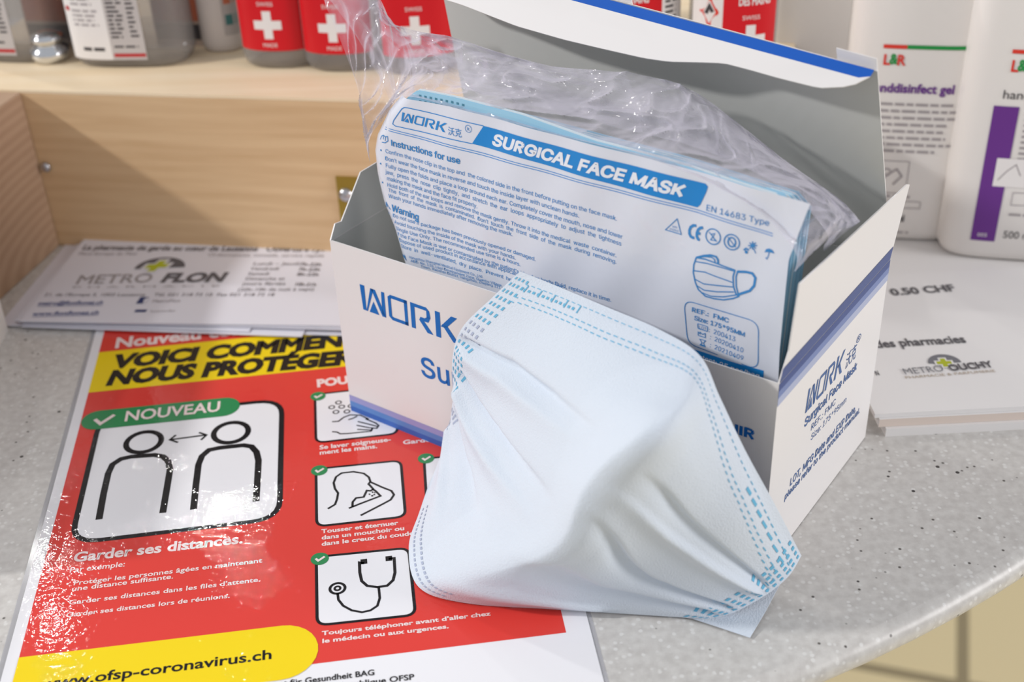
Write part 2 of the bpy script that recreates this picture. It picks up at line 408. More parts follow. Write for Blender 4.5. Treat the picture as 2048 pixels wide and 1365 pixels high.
LGREY = mat('grey_ink', (165, 158, 160), .6); TEAL = mat('teal_ink', (70, 125, 125), .6); ORNG = mat('orange_ink', (196, 110, 80), .6)
def sup(a, A, B, n): return (A*math.copysign(abs(math.cos(a))**(2/n), math.cos(a)), B*math.copysign(abs(math.sin(a))**(2/n), math.sin(a)))
class Wrap:                                            # front of a bottle: (x, height) to a point on its curved face
    def __init__(s, A, B, n): s.A, s.B, s.n = A, B, n
    def __call__(s, p, h):
        x = max(-.999*s.A, min(.999*s.A, p[0])); y = -s.B*(1-abs(x/s.A)**s.n)**(1/s.n)
        return np.array([x*(1+h/s.A*0), y-h, p[1]])
def lgrid(pr, x0, x1, z0, z1, m, lay, k=14):
    rows = [[pr.at((x0+(x1-x0)*i/k, z), lay) for i in range(k+1)] for z in (z0, z1)]
    pr.mb.grid(rows, m)
def bottle(name, loc, rz, A, B, n, H, material, label, cat, group, capr=.011, neck=.02):
    r = empty(name, loc, label, cat, group, rz); m = MB(); rows = []; N = 40
    prof = [(.0, .0), (.80, 0), (.93, .0015), (1, .006), (1, H*.78), (.97, H*.83), (.85, H*.88), (.6, H*.925)]
    for s, z in prof: rows.append([(*sup(2*math.pi*k/N, A*max(s, .001), B*max(s, .001), n), z) for k in range(N)])
    for z in (H*.94, H*.94+neck*.5): rows.append([(capr*.85*math.cos(2*math.pi*k/N), capr*.85*math.sin(2*math.pi*k/N), z) for k in range(N)])
    m.grid(rows, material, True); m.build('body', r, smooth=True, local=True)
    m = MB(); z0 = H*.94+.004; rows = [[(q*capr*math.cos(2*math.pi*k/N), q*capr*math.sin(2*math.pi*k/N), z) for k in range(N)] for q, z in ((1, z0), (1, z0+.016), (.9, z0+.018), (.001, z0+.018))]
    m.grid(rows, CAPW, True); m.build('cap', r, smooth=True, local=True)
    return r
def paras(pr, x0, x1, z, n, dz, m, lay=1, hgt=.0012):
    for i in range(n):
        xe = x0+(x1-x0)*random.uniform(.72, 1); x = x0
        while x < xe:
            wl = random.uniform(.0025, .007); lgrid(pr, x, min(x+wl, xe), z-i*dz, z-i*dz+hgt, m, lay, 2); x += wl+.0012
HZ = BH
def cross(pr, x, z, s, m, lay):
    t = s*.32; lgrid(pr, x-t/2, x+t/2, z-s/2, z+s/2, m, lay, 4); lgrid(pr, x-s/2, x+s/2, z-t/2, z+t/2, m, lay+.6, 8)
def red_bottle(px, py, label, rz=0, white_side=False, grey_side=False):
    A = .0225; p = G(px, py, HZ); p[1] += A*.9
    r = bottle('sanitizer_bottle', tuple(p), rz, A, A*.8, 2.4, .108, CLEAR, label, 'bottle', None)
    r['group'] = 'clear bottles with red labels'
    m = MB(); pr = Print(m, None, .0004, Wrap(A, A*.8, 2.4)); P0 = lambda q: np.asarray(q, float)
    pr.P = P0
    lo, hi, sh = (-.0085, .0195, .0075) if white_side else ((-.0195, .0108, -.004) if grey_side else (-.0195, .0185, 0))
    lgrid(pr, lo, hi, .011, .080, RED, 0, 20)
    if white_side:
        lgrid(pr, -.0218, lo, .011, .080, LABW, 0, 8); zc = .040
        pr.stroke([(-.0185, zc), (-.0150, zc+.0075), (-.0112, zc), (-.0150, zc-.0075)], .0014, REDB, 2, True, False); pr.stroke([(-.0165, zc-.001), (-.0150, zc+.003), (-.0135, zc)], .0018, INK, 2, False, False)
    elif grey_side: lgrid(pr, hi, .0218, .013, .080, LABW, 0, 6); paras(pr, .0125, .0205, .0480, 11, .0028, INK, 2)
    else: lgrid(pr, .0185, .0222, .013, .080, LABW, 0, 3)
    cross(pr, -.0015+sh, .0255, .0155, LABW, 2)
    pr.text('SWISS', (-.0062+sh, .036), (.0030+sh, .036), .0022, LABW, 2, px=False); pr.text('MADE', (-.0056+sh, .0132), (.0028+sh, .0132), .0022, LABW, 2, px=False)
    k = .55 if (white_side or grey_side) else 1
    pr.text('DES MAINS', (-.0155*k+sh, .0435), (.0145*k+sh, .0435), .0048*(k+1)/2, LABW, 2, bold=.03, px=False); pr.text('DÉSINFECTANT', (-.0165*k+sh, .0515), (.0155*k+sh, .0515), .0048*(k+1)/2, LABW, 2, bold=.03, px=False)
    m.build('label', r, local=True)
    return r
red_bottle(561, 143, 'clear bottle with red label and white cross, leftmost of the red ones', math.radians(-8))
red_bottle(686, 150, 'clear bottle with red label and white cross, half behind the plastic bag corner', math.radians(-6))
red_bottle(838, 156, 'red-labelled bottle standing behind the clear bag, left of the box lid', math.radians(4))
red_bottle(1280, 172, 'red-labelled bottle with grey text panel, behind the middle of the box lid', 0, False, True)
red_bottle(1472, 180, 'red-labelled bottle with white panel and red hazard diamond, behind the right half of the lid', 0, True)
# two large clear bottles on the left
def big_clear(px, py, A, rz, label):
    p = G(px, py, HZ); p[1] += A*.5
    r = bottle('gel_bottle', tuple(p), rz, A, A*.55, 3.2, .112, CLEAR, label, 'bottle', 'large clear gel bottles', .013)
    m = MB(); pr = Print(m, None, .0004, Wrap(A, A*.55, 3.2)); pr.P = lambda q: np.asarray(q, float)
    s = A/.032
    lgrid(pr, -.029*s, -.006*s, .0055, .084, LABW, 0); lgrid(pr, -.006*s, .0125*s, .0055, .084, mat('label_grey', (196, 190, 188), .5), 0)
    for z in (.043, .034): pr.disc((-.0265*s, z), .0014, .0014, INKR, 2, False)
    paras(pr, -.024*s, -.009*s, .0415, 3, .0026, LGREY); paras(pr, -.024*s, -.009*s, .0325, 4, .0026, LGREY); paras(pr, -.0215*s, -.0075*s, .0105, 1, .002, INK, 1, .002)
    paras(pr, -.0045*s, .004*s, .042, 11, .0024, INK); paras(pr, .006*s, .0105*s, .042, 10, .0026, INK); paras(pr, -.004*s, .011*s, .0125, 1, .0022, INK)
    lgrid(pr, -.005*s, .0120*s, .0072, .0092, INKR, 2)
    m.build('label', r, local=True); return r
big_clear(262, 136, .034, math.radians(-6), 'large clear bottle with white and grey label, left of the white tube')
big_clear(12, 126, .034, math.radians(-12), 'clear gel bottle at the left picture edge with bright highlight at base')
# refraction highlight in the left bottle's base, built as a solid shape: chrome finish
m = MB(); c = G(104, 119, HZ); rows = []
for rr, z in ((.004, 0), (.0095, .0005), (.0115, .004), (.0105, .0075), (.0075, .0095), (.0078, .0108), (.0095, .0125), (.0085, .0150), (.004, .0165), (.0001, .0168)):
    rows.append([(c[0]+rr*math.cos(k*math.pi/16), c[1]+rr*math.sin(k*math.pi/16), HZ+z) for k in range(32)])
m.grid(rows, mat('highlight_chrome', (225, 228, 232), .12, .5, metal=1), True); tag(m.build('base_highlight', smooth=True), 'bright refraction highlight in the base of the left clear bottle, built as a solid shape', 'highlight')
# white tube
p = G(443, 108, HZ); p[1] += .012
r = bottle('lotion_tube', tuple(p), 0, .0125, .0105, 2.2, .105, mat('tube_white', (215, 208, 205), .35), 'slim white bottle between the large clear bottle and red labels', 'bottle', None, .008)
m = MB(); pr = Print(m, None, .0003, Wrap(.0125, .0105, 2.2)); pr.P = lambda q: np.asarray(q, float)
lgrid(pr, .0035, .0122, .010, .06, mat('tube_label', (184, 178, 176), .5), 0, 8); lgrid(pr, .005, .012, .016, .022, TEAL, 1, 4); lgrid(pr, .005, .012, .028, .036, ORNG, 1, 4); lgrid(pr, .005, .012, .046, .056, TEAL, 1, 4); m.build('label', r, local=True)
# printed cartons in the row behind
KR = mat('carton', (196, 176, 160), .6)
for i, (px, wd, lb) in enumerate(((140, .05, 'teal and orange printed carton between the two large clear bottles'), (388, .045, 'teal and orange printed carton left of the white tube'))):
    p = G(px, 92, HZ); r = empty('carton', tuple(p), lb, 'carton', 'printed cartons behind the bottles', ANG)
    m = MB(); m.box((-wd/2, 0, 0), (wd, 0, 0), (0, .03, 0), (0, 0, .12), KR)
    for z0, z1, mm in ((.004, .013, INK), (.015, .030, ORNG), (.033, .040, TEAL), (.046, .058, TEAL), (.062, .080, ORNG)):
        m.box((-wd/2+.001, -.0003, z0), (wd-.002, 0, 0), (0, .0003, 0), (0, 0, z1-z0), mm)
    m.build('box', r, local=True, bevel=0)
# milky disinfectant bottles on the counter at right
def gel(px, py, A, B, rz, H, label, kind):
    zz = .0 if kind == 'back' else GELZ; p = G(px, py, zz); p[1] += B*.9
    r = bottle('disinfectant_bottle', tuple(p), rz, A, B, 4.0, H, GELW, label, 'bottle', 'milky white disinfectant bottles', .014)
    m = MB(); pr = Print(m, None, .0003, Wrap(A, B, 4.0)); pr.P = lambda q: np.asarray(q, float)
    if kind == 'gel':
        lgrid(pr, -.0185, -.007, .1085, .1105, REDB, 1, 4); lgrid(pr, -.007, .0275, .1085, .1105, GRN, 1, 10)
        pr.text('L', (-.0180, .100), (-.0145, .100), .0052, REDB, 1, bold=.03, px=False); pr.text('&', (-.0148, .1005), (-.011, .1005), .0052, GRN, 1, bold=.03, px=False); pr.text('R', (-.0112, .100), (-.0072, .100), .0052, REDB, 1, bold=.03, px=False)
        pr.text('handdisinfect gel', (-.0235, .0855), (.0190, .0855), .0046, PURP, 1, bold=.03, px=False)
        paras(pr, -.0165, .0225, .0785, 8, .0037, LGREY, 1, .0013)
        pr.rrect([(-.0165, .029), (.002, .029), (.002, .0475), (-.0165, .0475)], .0005, LGREY, 1, .0004, False)
        pr.stroke([(-.013, .032), (-.009, .039), (-.004, .043), (-.001, .039), (-.005, .034)], .0009, LGREY, 1, False, False); pr.disc((-.009, .041), .002, .002, LGREY, 1, False, .0006)
        paras(pr, -.0165, .0095, .0265, 1, .003, LGREY); pr.rrect([(-.0165, .0205), (.0105, .0205), (.0105, .0245), (-.0165, .0245)], .0003, LGREY, 1, .0004, False)
        pr.text('500 ml', (-.0090, .0125), (.0035, .0125), .0038, INK, 1, bold=.03, px=False); paras(pr, -.012, .009, .0055, 1, .002, LGREY, 1, .0009)
    if kind == 'hand':
        lgrid(pr, -.0155, .026, .1135, .1155, REDB, 1, 10); pr.text('L', (-.0150, .1045), (-.0115, .1045), .0055, REDB, 1, bold=.03, px=False); pr.text('&', (-.0118, .105), (-.008, .105), .0055, GRN, 1, bold=.03, px=False); pr.text('R', (-.0082, .1045), (-.0042, .1045), .0055, REDB, 1, bold=.03, px=False)
        pr.text('handdisinfect', (-.0165, .0905), (.020, .0905), .0044, INK, 1, px=False)
        lgrid(pr, -.0195, -.0075, .012, .0865, PURP, 1, 6)
        lgrid(pr, -.0135, .026, .0435, .0590, LABW, 2, 8); pr.stroke([(-.0115, .047), (-.008, .052), (-.004, .056), (-.001, .050)], .0006, LGREY, 3, False, False)
        paras(pr, -.004, .022, .0825, 9, .0030, LGREY, 1, .0012); pr.rrect([(-.003, .0335), (.024, .0335), (.024, .0405), (-.003, .0405)], .0003, LGREY, 1, .0004, False)
        paras(pr, -.003, .012, .0275, 1, .003, LGREY); pr.text('500 ml', (-.004, .0145), (.011, .0145), .0040, INK, 1, px=False); pr.text('005', (-.0165, .0145), (-.0115, .0145), .002, LABW, 3, px=False)
    m.build('label', r, local=True); return r
GELZ = 0.0085

# ------------------------------------------------------------------ paper bags at right, under the milky bottles
BAGM = mat('bag_paper', (236, 234, 233), .55, .25); BAGE = mat('bag_edge', (226, 212, 202), .7, .2)
uR = G(2048, 857)-G(1732, 873.5); uR[2] = 0; uR /= np.linalg.norm(uR); vR = np.array([-uR[1], uR[0], 0])
A0 = G(1732, 876)-uR*.07
heights = [(0, .0042), (.0043, .0084), (.0085, .0106)]
labs = ['white paper bag at the bottom of the pile right of the mask box', 'white paper bag in the middle of the pile right of the mask box', 'topmost white paper bag with a small arc logo, right of the mask box']
BIAS = [np.array([.005, -.0005]), np.array([.002, .001]), np.array([.0, .0022])]
XOFF = .0735
for i, (z0, z1) in enumerate(heights):
    o = A0+uR*(XOFF+BIAS[i][0])+vR*(BIAS[i][1]+.0005); r = empty('paper_bag', (o[0], o[1], z0), labs[i], 'paper bag', 'stacked white paper bags')
    m = MB(); nx = 12; D = .20 if i < 2 else .122
    top = []
    for z in (z1, z0):
        rows = []
        for a in range(nx+1):
            rows.append([tuple(o+uR*(.16*a/nx)+vR*(D*b/8)+ZZ*(z-(-(0.0 if z == z1 else 0)))) for b in range(9)])
        m.grid(rows if z == z1 else rows[::-1], BAGM); top.append(rows)
    for b in (0, 8):
        m.grid([[top[0][a][b] for a in range(nx+1)], [top[1][a][b] for a in range(nx+1)]][::(1 if b else -1)], BAGE if b == 0 and i == 1 else BAGM)
    for a in (0, nx): m.grid([top[0][a], top[1][a]], BAGM)
    if i == 2:
        pr = Print(m, Plane((0, 0, z1), (1, 0, 0), (0, 1, 0)), .00025); GI = mat('faded_ink', (92, 90, 94), .6); YG = mat('lime_ink', (178, 186, 40), .6); AG = mat('arc_grey', (120, 120, 126), .6)
        pr.text('0.50 CHF', (1785, 592), (1913, 582.5), 13, GI, bold=.03)
        pr.text('des pharmacies', (1753, 697), (1934, 686), 15, GI, bold=.025); pr.text('N', (1752, 752), (1760, 751.5), 9, GI, bold=.03)
        pr.text('METRO', (1809, 751), (1890, 744), 12, AG, 5); pr.text('OUCHY', (1901, 743.5), (1987, 735.5), 12, GI, 5, bold=.04)
        pr.text('PHARMACIE & PARFUMERIE', (1811, 759), (1992, 745), 5, mat('tan_ink', (176, 160, 140), .6))
        c = pr.P((1890, 727)); pr.disc(c, .0076, .0072, AG, 1, False, None, 20, 0, 180); cc = pr.P((1888, 727))
        pr.plus(cc, .0043, .0019, BAGM, 2); pr.plus(cc, .0034, .0012, YG, 3)
    m.build('bag_sheet', r)
gel(1803, 480, .0345, .021, math.radians(-12), .185, 'milky disinfectant gel bottle with purple writing, right of the box lid', 'gel')
gel(2028, 522, .0350, .021, math.radians(-14), .185, 'milky disinfectant bottle with purple stripe at the right picture edge', 'hand')
gel(1622, 395, .034, .021, math.radians(-10), .2, 'milky bottle behind the box lid, left of the gel bottle', 'back')
# ------------------------------------------------------------------ white leaflet holder at the left edge
hol = empty('leaflet_holder', (-.30, -.02, 0), 'white card leaflet holder cut off by the left picture edge', 'leaflet holder')
m = MB(); m.box((-.262, -.128, .0), (0, .196, 0), (-.0015, 0, 0), (0, 0, .079), WHITE); m.build('side', hol)
m = MB(); m.box((-.40, .0665, .0), (.1364, 0, 0), (0, .0015, 0), (0, 0, .079), WHITE); m.build('back', hol)
m = MB(); m.box((-.40, -.128, .0), (.1364, 0, 0), (0, .0015, 0), (0, 0, .079), WHITE); m.build('front', hol)
m = MB(); m.box((-.40, -.1264, .0001), (.1364, 0, 0), (0, .1928, 0), (0, 0, .0012), WHITE); m.build('bottom', hol)

# ------------------------------------------------------------------ leaflets on the left
FLY = mat('leaflet_paper', (228, 228, 238), .4, .4)
FI = mat('leaflet_ink', (112, 106, 108), .6); FIL = mat('leaflet_light_ink', (160, 154, 156), .6); FD = mat('leaflet_dark_grey', (98, 96, 102), .6); FB = mat('leaflet_blue', (70, 84, 140), .6); FBD = mat('leaflet_navy', (40, 56, 110), .6); YGF = mat('leaflet_lime', (182, 190, 40), .6)
c0, c1 = G(37, 646, .004), G(690, 655, .004); uF = (c1-c0); uF[2] = 0; uF /= np.linalg.norm(uF); vF = np.array([-uF[1], uF[0], 0])
def leaflet(dx, dy, rot, z, label, ink=False, curl=0, W_=.205, D_=.098):
    cx, cy = c0[0]+uF[0]*W_/2+vF[0]*D_/2+dx, c0[1]+uF[1]*W_/2+vF[1]*D_/2+dy
    r = empty('leaflet', (cx, cy, z), label, 'leaflet', 'white leaflets piled below the wood board')
    a = math.atan2(uF[1], uF[0])+math.radians(rot); U = np.array([math.cos(a), math.sin(a), 0]); V = np.array([-U[1], U[0], 0]); c = np.array([cx, cy, z])
    m = MB(); nx = 16; rows = []
    for th in (.00045, 0): rows.append([[tuple(c+U*(W_*(i/nx-.5))+V*(D_*(j/4-.5))+ZZ*(th+curl*max(0, i/nx-.55)**2*4)) for j in range(5)] for i in range(nx+1)])
    m.grid(rows[0], FLY); m.grid(rows[1][::-1], FLY)
    for j in (0, 4): m.grid([[rows[0][i][j] for i in range(nx+1)], [rows[1][i][j] for i in range(nx+1)]], FLY)
    for i in (0, nx): m.grid([rows[0][i], rows[1][i]], FLY)
    if ink:
        pr = Print(m, Plane((0, 0, z+.00045), (1, 0, 0), (0, 1, 0)), .00012)
        pr.text('La pharmacie de garde au cœur de Lausanne   Ouverture 7j/7', (163, 500), (652, 504), 9, FI, bold=.03)
        pr.text('Place Europe du Flon', (155, 511), (273, 511), 6, FIL); pr.text('Ordonnances, conseils, service rapide', (415, 513), (648, 515), 6, FIL)
        cc = pr.P((319, 537)); pr.disc(cc, .0140, .0125, FD, 1, False, None, 24, 0, 180)
        cp = pr.P((314, 533))
        pr.plus(cp, .0078, .0033, FLY, 2, .4); pr.plus(cp, .0060, .0022, YGF, 3, .4)
        pr.text('METRO', (148, 569), (302, 565), 17, FIL, bold=.012); pr.text('FLON', (319, 565), (446, 563.5), 17, FD, bold=.05, slant=.15)
        pr.text('P H A R M A C I E', (142, 577), (440, 574), 3, FIL)
        for (a_, b_), y in zip((('Lundi – Jeudi', '7h-22h'), ('Vendredi', '7h-23h'), ('Samedi', '8h-23h'), ('Dimanche et', ''), ('jours fériés', '10h-21h')), (531, 541, 551, 561, 571)):
            k = (y-531)*.52
            pr.text(a_, (505-k, y), (505-k+7.2*len(a_), y), 6, FI); 
            if b_: pr.text(b_, (598-k*.5, y+1), (642-k*.5, y+2), 6, FI, bold=.02)
        pr.text('(20h-10h de nuit à sept)', (474, 583), (628, 582), 6, FI)
        pr.text("21, de l'Europe 5, 1003 Lausanne    Tél. 021 318 73 10  Fax 021 318 73 18", (87, 593), (548, 593), 6, FI)
        pr.text('metro@flonflonez.ch', (75, 611), (205, 609), 7, FB, bold=.02); pr.stroke([(75, 613.5), (205, 611.5)], .0004, FB, 1)
        pr.text('www.flonflonez.ch', (64, 632), (197, 629), 7, FB, bold=.02); pr.stroke([(64, 634.5), (197, 631)], .0004, FB, 1)
        pr.poly([(272, 608), (290, 608), (299, 595), (281, 595)], FBD, 1); pr.text('f', (284, 608), (292, 608), 11, FLY, 2, bold=.03); pr.text('MetroFlon', (303, 606), (360, 605), 6, FIL)
        pr.poly([(268, 625), (291, 625), (295, 620), (272, 620)], FBD, 1); pr.text('lausanne.flon', (300, 625), (350, 624), 4, FIL)
    m.build('sheet', r); return r
leaflet(-.012, .002, -1.0, .0003, 'lowest leaflet of the pile, peeking out at the far left', False)
leaflet(-.006, -.001, -1.6, .0010, 'second-lowest leaflet of the pile, mostly covered')
leaflet(.003, -.0040, -2.2, .0017, 'leaflet fanned out furthest, its corner over the yellow poster band', False, .0, .150)
leaflet(.003, -.0018, -2.0, .0024, 'leaflet with its corner just left of the furthest fanned corner', False, 0, .122)
leaflet(-.002, .0005, -1.6, .0031, 'leaflet just below the second from the top of the pile')
leaflet(.0, .0, -.6, .0038, 'leaflet directly below the printed top leaflet')
leaflet(.001, .0, 0, .0045, 'topmost leaflet of the pile, printed with a grey half-circle logo and lime cross', True)

# ------------------------------------------------------------------ laminated poster
LB = (380, .00019, 'coat')
PW = mat('poster_white', (240, 240, 244), .6, .05, coat=.55, bump=LB); PR_ = mat('poster_red', (226, 66, 58), .6, .05, coat=.55, bump=LB); PY = mat('poster_yellow', (246, 216, 20), .6, .05, coat=.55, bump=LB)
PK = mat('poster_black', (22, 20, 24), .6, .05, coat=.55, bump=LB); PG = mat('poster_green', (48, 140, 84), .6, .05, coat=.55, bump=LB); PT = mat('poster_text_white', (246, 226, 224), .6, .05, coat=.55, bump=LB)
for mm in (PW, PR_, PY, PK, PG, PT):
    nt, b = nodes(mm); bp = [x for x in nt.nodes if x.type == 'BUMP'][0]; n1 = [x for x in nt.nodes if x.type == 'TEX_NOISE'][0]
    n2 = nt.nodes.new('ShaderNodeTexNoise'); n2.inputs['Scale'].default_value = 24; n2.inputs['Detail'].default_value = 1
    tc = [x for x in nt.nodes if x.type == 'TEX_COORD'][0]; nt.links.new(tc.outputs['Object'], n2.inputs['Vector'])
    mr = nt.nodes.new('ShaderNodeMapRange'); mr.inputs[1].default_value = .5; mr.inputs[2].default_value = .62; mr.inputs[3].default_value = .3; mr.inputs[4].default_value = 1
    nt.links.new(n2.outputs['Fac'], mr.inputs[0])
    mu = nt.nodes.new('ShaderNodeMath'); mu.operation = 'MULTIPLY'; nt.links.new(n1.outputs['Fac'], mu.inputs[0]); nt.links.new(mr.outputs[0], mu.inputs[1]); nt.links.new(mu.outputs[0], bp.inputs['Height'])
    n1.inputs['Detail'].default_value = 2; n1.inputs['Distortion'].default_value = .6
PTH = math.radians(6.4514); pu = np.array([math.cos(PTH), math.sin(PTH), 0]); pv = np.array([-pu[1], pu[0], 0])
PL0 = Plane((0, 0, .0005), (1, 0, 0), (0, 1, 0))
e0 = G(157, 790, .0005); off = e0@pu
top_v = G(330, 640, .0005)@pv + .003
po = pu*off+pv*top_v
m = MB(); m.box(po-pv*.297+ZZ*.0001, pu*.2125, pv*.297, ZZ*.0004, PW)
m.box(po-pv*.299-pu*.0022+ZZ*.00005, pu*.2165, pv*.301, ZZ*.00012, clear('laminate_rim', (225, 225, 228), .35, .1))
pp_ = Print(m, PL0, .00004)
def pp2(a, b): q = pu*(off+a)+pv*(top_v-b); return q[:2]
vb = top_v-G(800, 1307.5, .0005)@pv      # red field bottom
pp_.poly([pp2(.0045, .0050), pp2(.2035, .0050), pp2(.2035, vb), pp2(.0045, vb)], PR_, 0, False)
yt, yb = top_v-G(190, 708)@pv, top_v-G(167, 789)@pv
pp_.poly([pp2(.0045, yt), pp2(.172, yt), pp2(.172, yb), pp2(.0045, yb)], PY, 1, False)
T = lambda *a, **k: pp_.text(*a, **k)
T('Nouveau', (228, 697), (403, 678), 19, PT, 2, bold=.035); T('coronavirus', (417, 676.5), (640, 652), 19, PT, 2, bold=.035)
T('VOICI COMMENT', (224, 737), (722, 689), 24, PK, 3, bold=.06, slant=.12); T('NOUS PROTÉGER', (211, 771), (703, 728), 26, PK, 3, bold=.06, slant=.12)
pp_.rrect([(199, 836), (566, 798), (561, 1040), (139, 1090)], .012, PW, 1); pp_.rrect([(200.5, 837.5), (564, 800), (559, 1038), (141, 1088)], .012, PK, 2, .0024)
q0, q1 = pp_.P((196, 841)), pp_.P((447, 815)); dq = (q1-q0)/np.linalg.norm(q1-q0); nq = np.array([-dq[1], dq[0]]); rq = .0076
pts = [q0+rq*(-dq*math.sin(t)+nq*math.cos(t)) for t in np.linspace(0, math.pi, 12)]+[q1+rq*(dq*math.sin(t)-nq*math.cos(t)) for t in np.linspace(0, math.pi, 12)]
pp_.poly(pts, PG, 3, False)
pp_.stroke([(190, 840), (201, 849), (229, 831)], .0018, PT, 4); T('NOUVEAU', (247, 844), (441, 823), 19, PT, 4, bold=.02)
for c in ((287.5, 885), (462, 866)): cc = pp_.P(c); pp_.disc(cc, .0078, .0078, PK, 2, False, .0026)
pp_.stroke([(198, 1040), (207, 990), (216.5, 948), (225, 930), (242, 919), (262, 914.5), (309, 911), (326, 914), (336, 923), (340, 940), (336, 965), (325.5, 1027)], .0029, PK, 2)
pp_.stroke([(387, 1020), (392, 970), (397, 930), (404, 913), (418, 901), (440, 896.5), (487, 891.5), (503, 894), (513, 905), (517, 922), (515, 960), (512, 1004)], .0029, PK, 2)
pp_.stroke([(341, 880.5), (412, 871)], .0011, PK, 2); pp_.stroke([(352, 871), (340, 880.5), (356, 886)], .0011, PK, 2); pp_.stroke([(398, 866), (413, 871), (402, 881)], .0011, PK, 2)
T('Garder ses distances.', (145, 1125.5), (486, 1087), 18, PT, 2, bold=.03)
T('Par exemple:', (138, 1147), (250, 1134), 10, PT, 2, bold=.012)
for (s_, a_, b_) in (('Protéger les personnes âgées en maintenant', (146, 1172), (524, 1126)), ('une distance suffisante.', (142.5, 1184), (347, 1158)), ("Garder ses distances dans les files d’attente.", (137, 1211), (521, 1164)), ('Garder ses distances lors de réunions.', (131, 1236), (460, 1196.5))): T(s_, a_, b_, 8.6, PT, 2, bold=.018)
for c in ((135, 1169), (126.5, 1208)): pp_.disc(pp_.P(c), .0005, .0005, PT, 2, False, None, 8)
q1 = pp_.P((562, 1306)); q0 = q1-dq*.125; rq = .0135; base = np.array([pu[0], pu[1]]); nb = np.array([pv[0], pv[1]])
L0 = pp2(.0045, 0); xs = (np.array(L0)-q1)@base
pts = [q1+base*xs+nb*rq, q1+base*xs-nb*rq]+[q1+rq*(base*math.sin(t)-nb*math.cos(t)) for t in np.linspace(0, math.pi, 14)]
pp_.poly(pts, PY, 3, False); T('www.ofsp-coronavirus.ch', (80, 1380), (545, 1319), 19, PK, 4, bold=.02)
T('Bundesamt für Gesundheit BAG', (482, 1384), (750, 1351), 11, PK, 2, bold=.018); T('Office fédéral de la santé publique OFSP', (462, 1404), (829, 1360), 11, PK, 2, bold=.018)
T('POUR', (634, 775), (716, 764.5), 14, PT, 2, bold=.05)
def icon(c4, chk):
    pp_.rrect(c4, .0042, PW, 1); pp_.rrect(c4, .0042, PK, 2, .0012)
    if chk: cc = pp_.P(chk); pp_.disc(cc, .0036, .0036, PG, 3, False); pp_.stroke([cc+np.array(q)*.9 for q in ((-.0018, .0002), (-.0005, -.0013), (.0021, .0013))], .0010, PT, 4, False, False)
icon([(630, 790), (790, 772), (795, 868), (632, 886.5)], (636, 793.5)); icon([(632, 939), (801.5, 922), (811, 1034), (633.5, 1054)], (638.5, 942)); icon([(632.5, 1115), (817, 1097), (831, 1231), (634.5, 1252)], (639.5, 1119)); icon([(848, 919), (1010, 901), (1020, 1012), (855, 1032)], (852, 918))
for c in ((677, 806), (663.5, 815.5), (683.5, 814.5), (672, 825), (702, 813), (694, 824)): pp_.disc(pp_.P(c), .0013, .0013, PK, 2, False, .0006, 14)
def zs(pts, ox, oy, k): return [(ox+a/k, oy+b/k) for a, b in pts]
for pl in ([(305, 247), (342, 245), (372, 222), (410, 207), (470, 209), (520, 232)], [(400, 236), (430, 226), (452, 214)], [(455, 246), (520, 262), (570, 275)], [(448, 268), (520, 282), (566, 286), (578, 270), (560, 255), (500, 230)], [(452, 292), (530, 296), (545, 285)], [(305, 305), (335, 308), (352, 318), (400, 316), (500, 306), (532, 303), (540, 292)]): pp_.stroke(zs(pl, 560, 760, 2.926), .0008, PK, 2)
for pl in ([(280, 757), (322, 732), (334, 700), (340, 665), (322, 640), (314, 605), (328, 570), (360, 548), (430, 540), (490, 550), (520, 572), (529, 598), (518, 612), (532, 626), (548, 645)], [(529, 600), (600, 632), (652, 652), (667, 675), (648, 704), (600, 730), (472, 796)], [(403, 754), (470, 727), (588, 682), (562, 655), (545, 643), (530, 652), (508, 650), (490, 688), (445, 694), (425, 718), (424, 745)]): pp_.stroke(zs(pl, 560, 760, 2.926), .0010, PK, 2)
for pl in ([(520, 674), (528, 670)], [(538, 662), (546, 658)], [(535, 684), (545, 678)], [(548, 676), (556, 672)], [(552, 664), (558, 662)]): pp_.stroke(zs(pl, 560, 760, 2.926), .0009, PK, 2)
for pl, wd in (([(492, 1076), (465, 1072), (467, 1130), (478, 1180), (510, 1208), (570, 1216), (628, 1207), (662, 1175), (673, 1130), (668, 1046), (636, 1050)], .0012), ([(578, 1218), (584, 1280), (570, 1325), (530, 1352), (480, 1363), (420, 1352), (370, 1325), (342, 1290), (337, 1252)], .0010), ([(490, 1052), (492, 1080)], .0026), ([(636, 1034), (638, 1062)], .0026)): pp_.stroke(zs(pl, 560, 760, 2.926), wd, PK, 2)
cc = pp_.P((675, 1178)); pp_.disc(cc, .0029, .0029, PK, 2, False, .0011); pp_.disc(cc, .0011, .0011, PK, 2, False, .0009, 14)
for (s_, a_, b_) in (('Se laver soigneuse-', (639, 900), (782, 883.5)), ('ment les mains.', (639, 910.5), (755, 897)), ('Tousser et éternuer', (643, 1068), (796, 1050.5)), ('dans un mouchoir ou', (643, 1080.5), (809.5, 1061)), ('dans le creux du coude', (643, 1093), (828, 1071)), ("Toujours téléphoner avant d’aller chez", (644, 1272), (981, 1232)), ('le médecin ou aux urgences.', (644, 1287.5), (898, 1257.5)), ('Garder', (806, 890), (870, 883))): T(s_, a_, b_, 7.8, PT, 2, bold=.03)
tag(m.build('poster'), 'red laminated health poster headed VOICI COMMENT NOUS PROTÉGER, lying on the counter', 'poster')

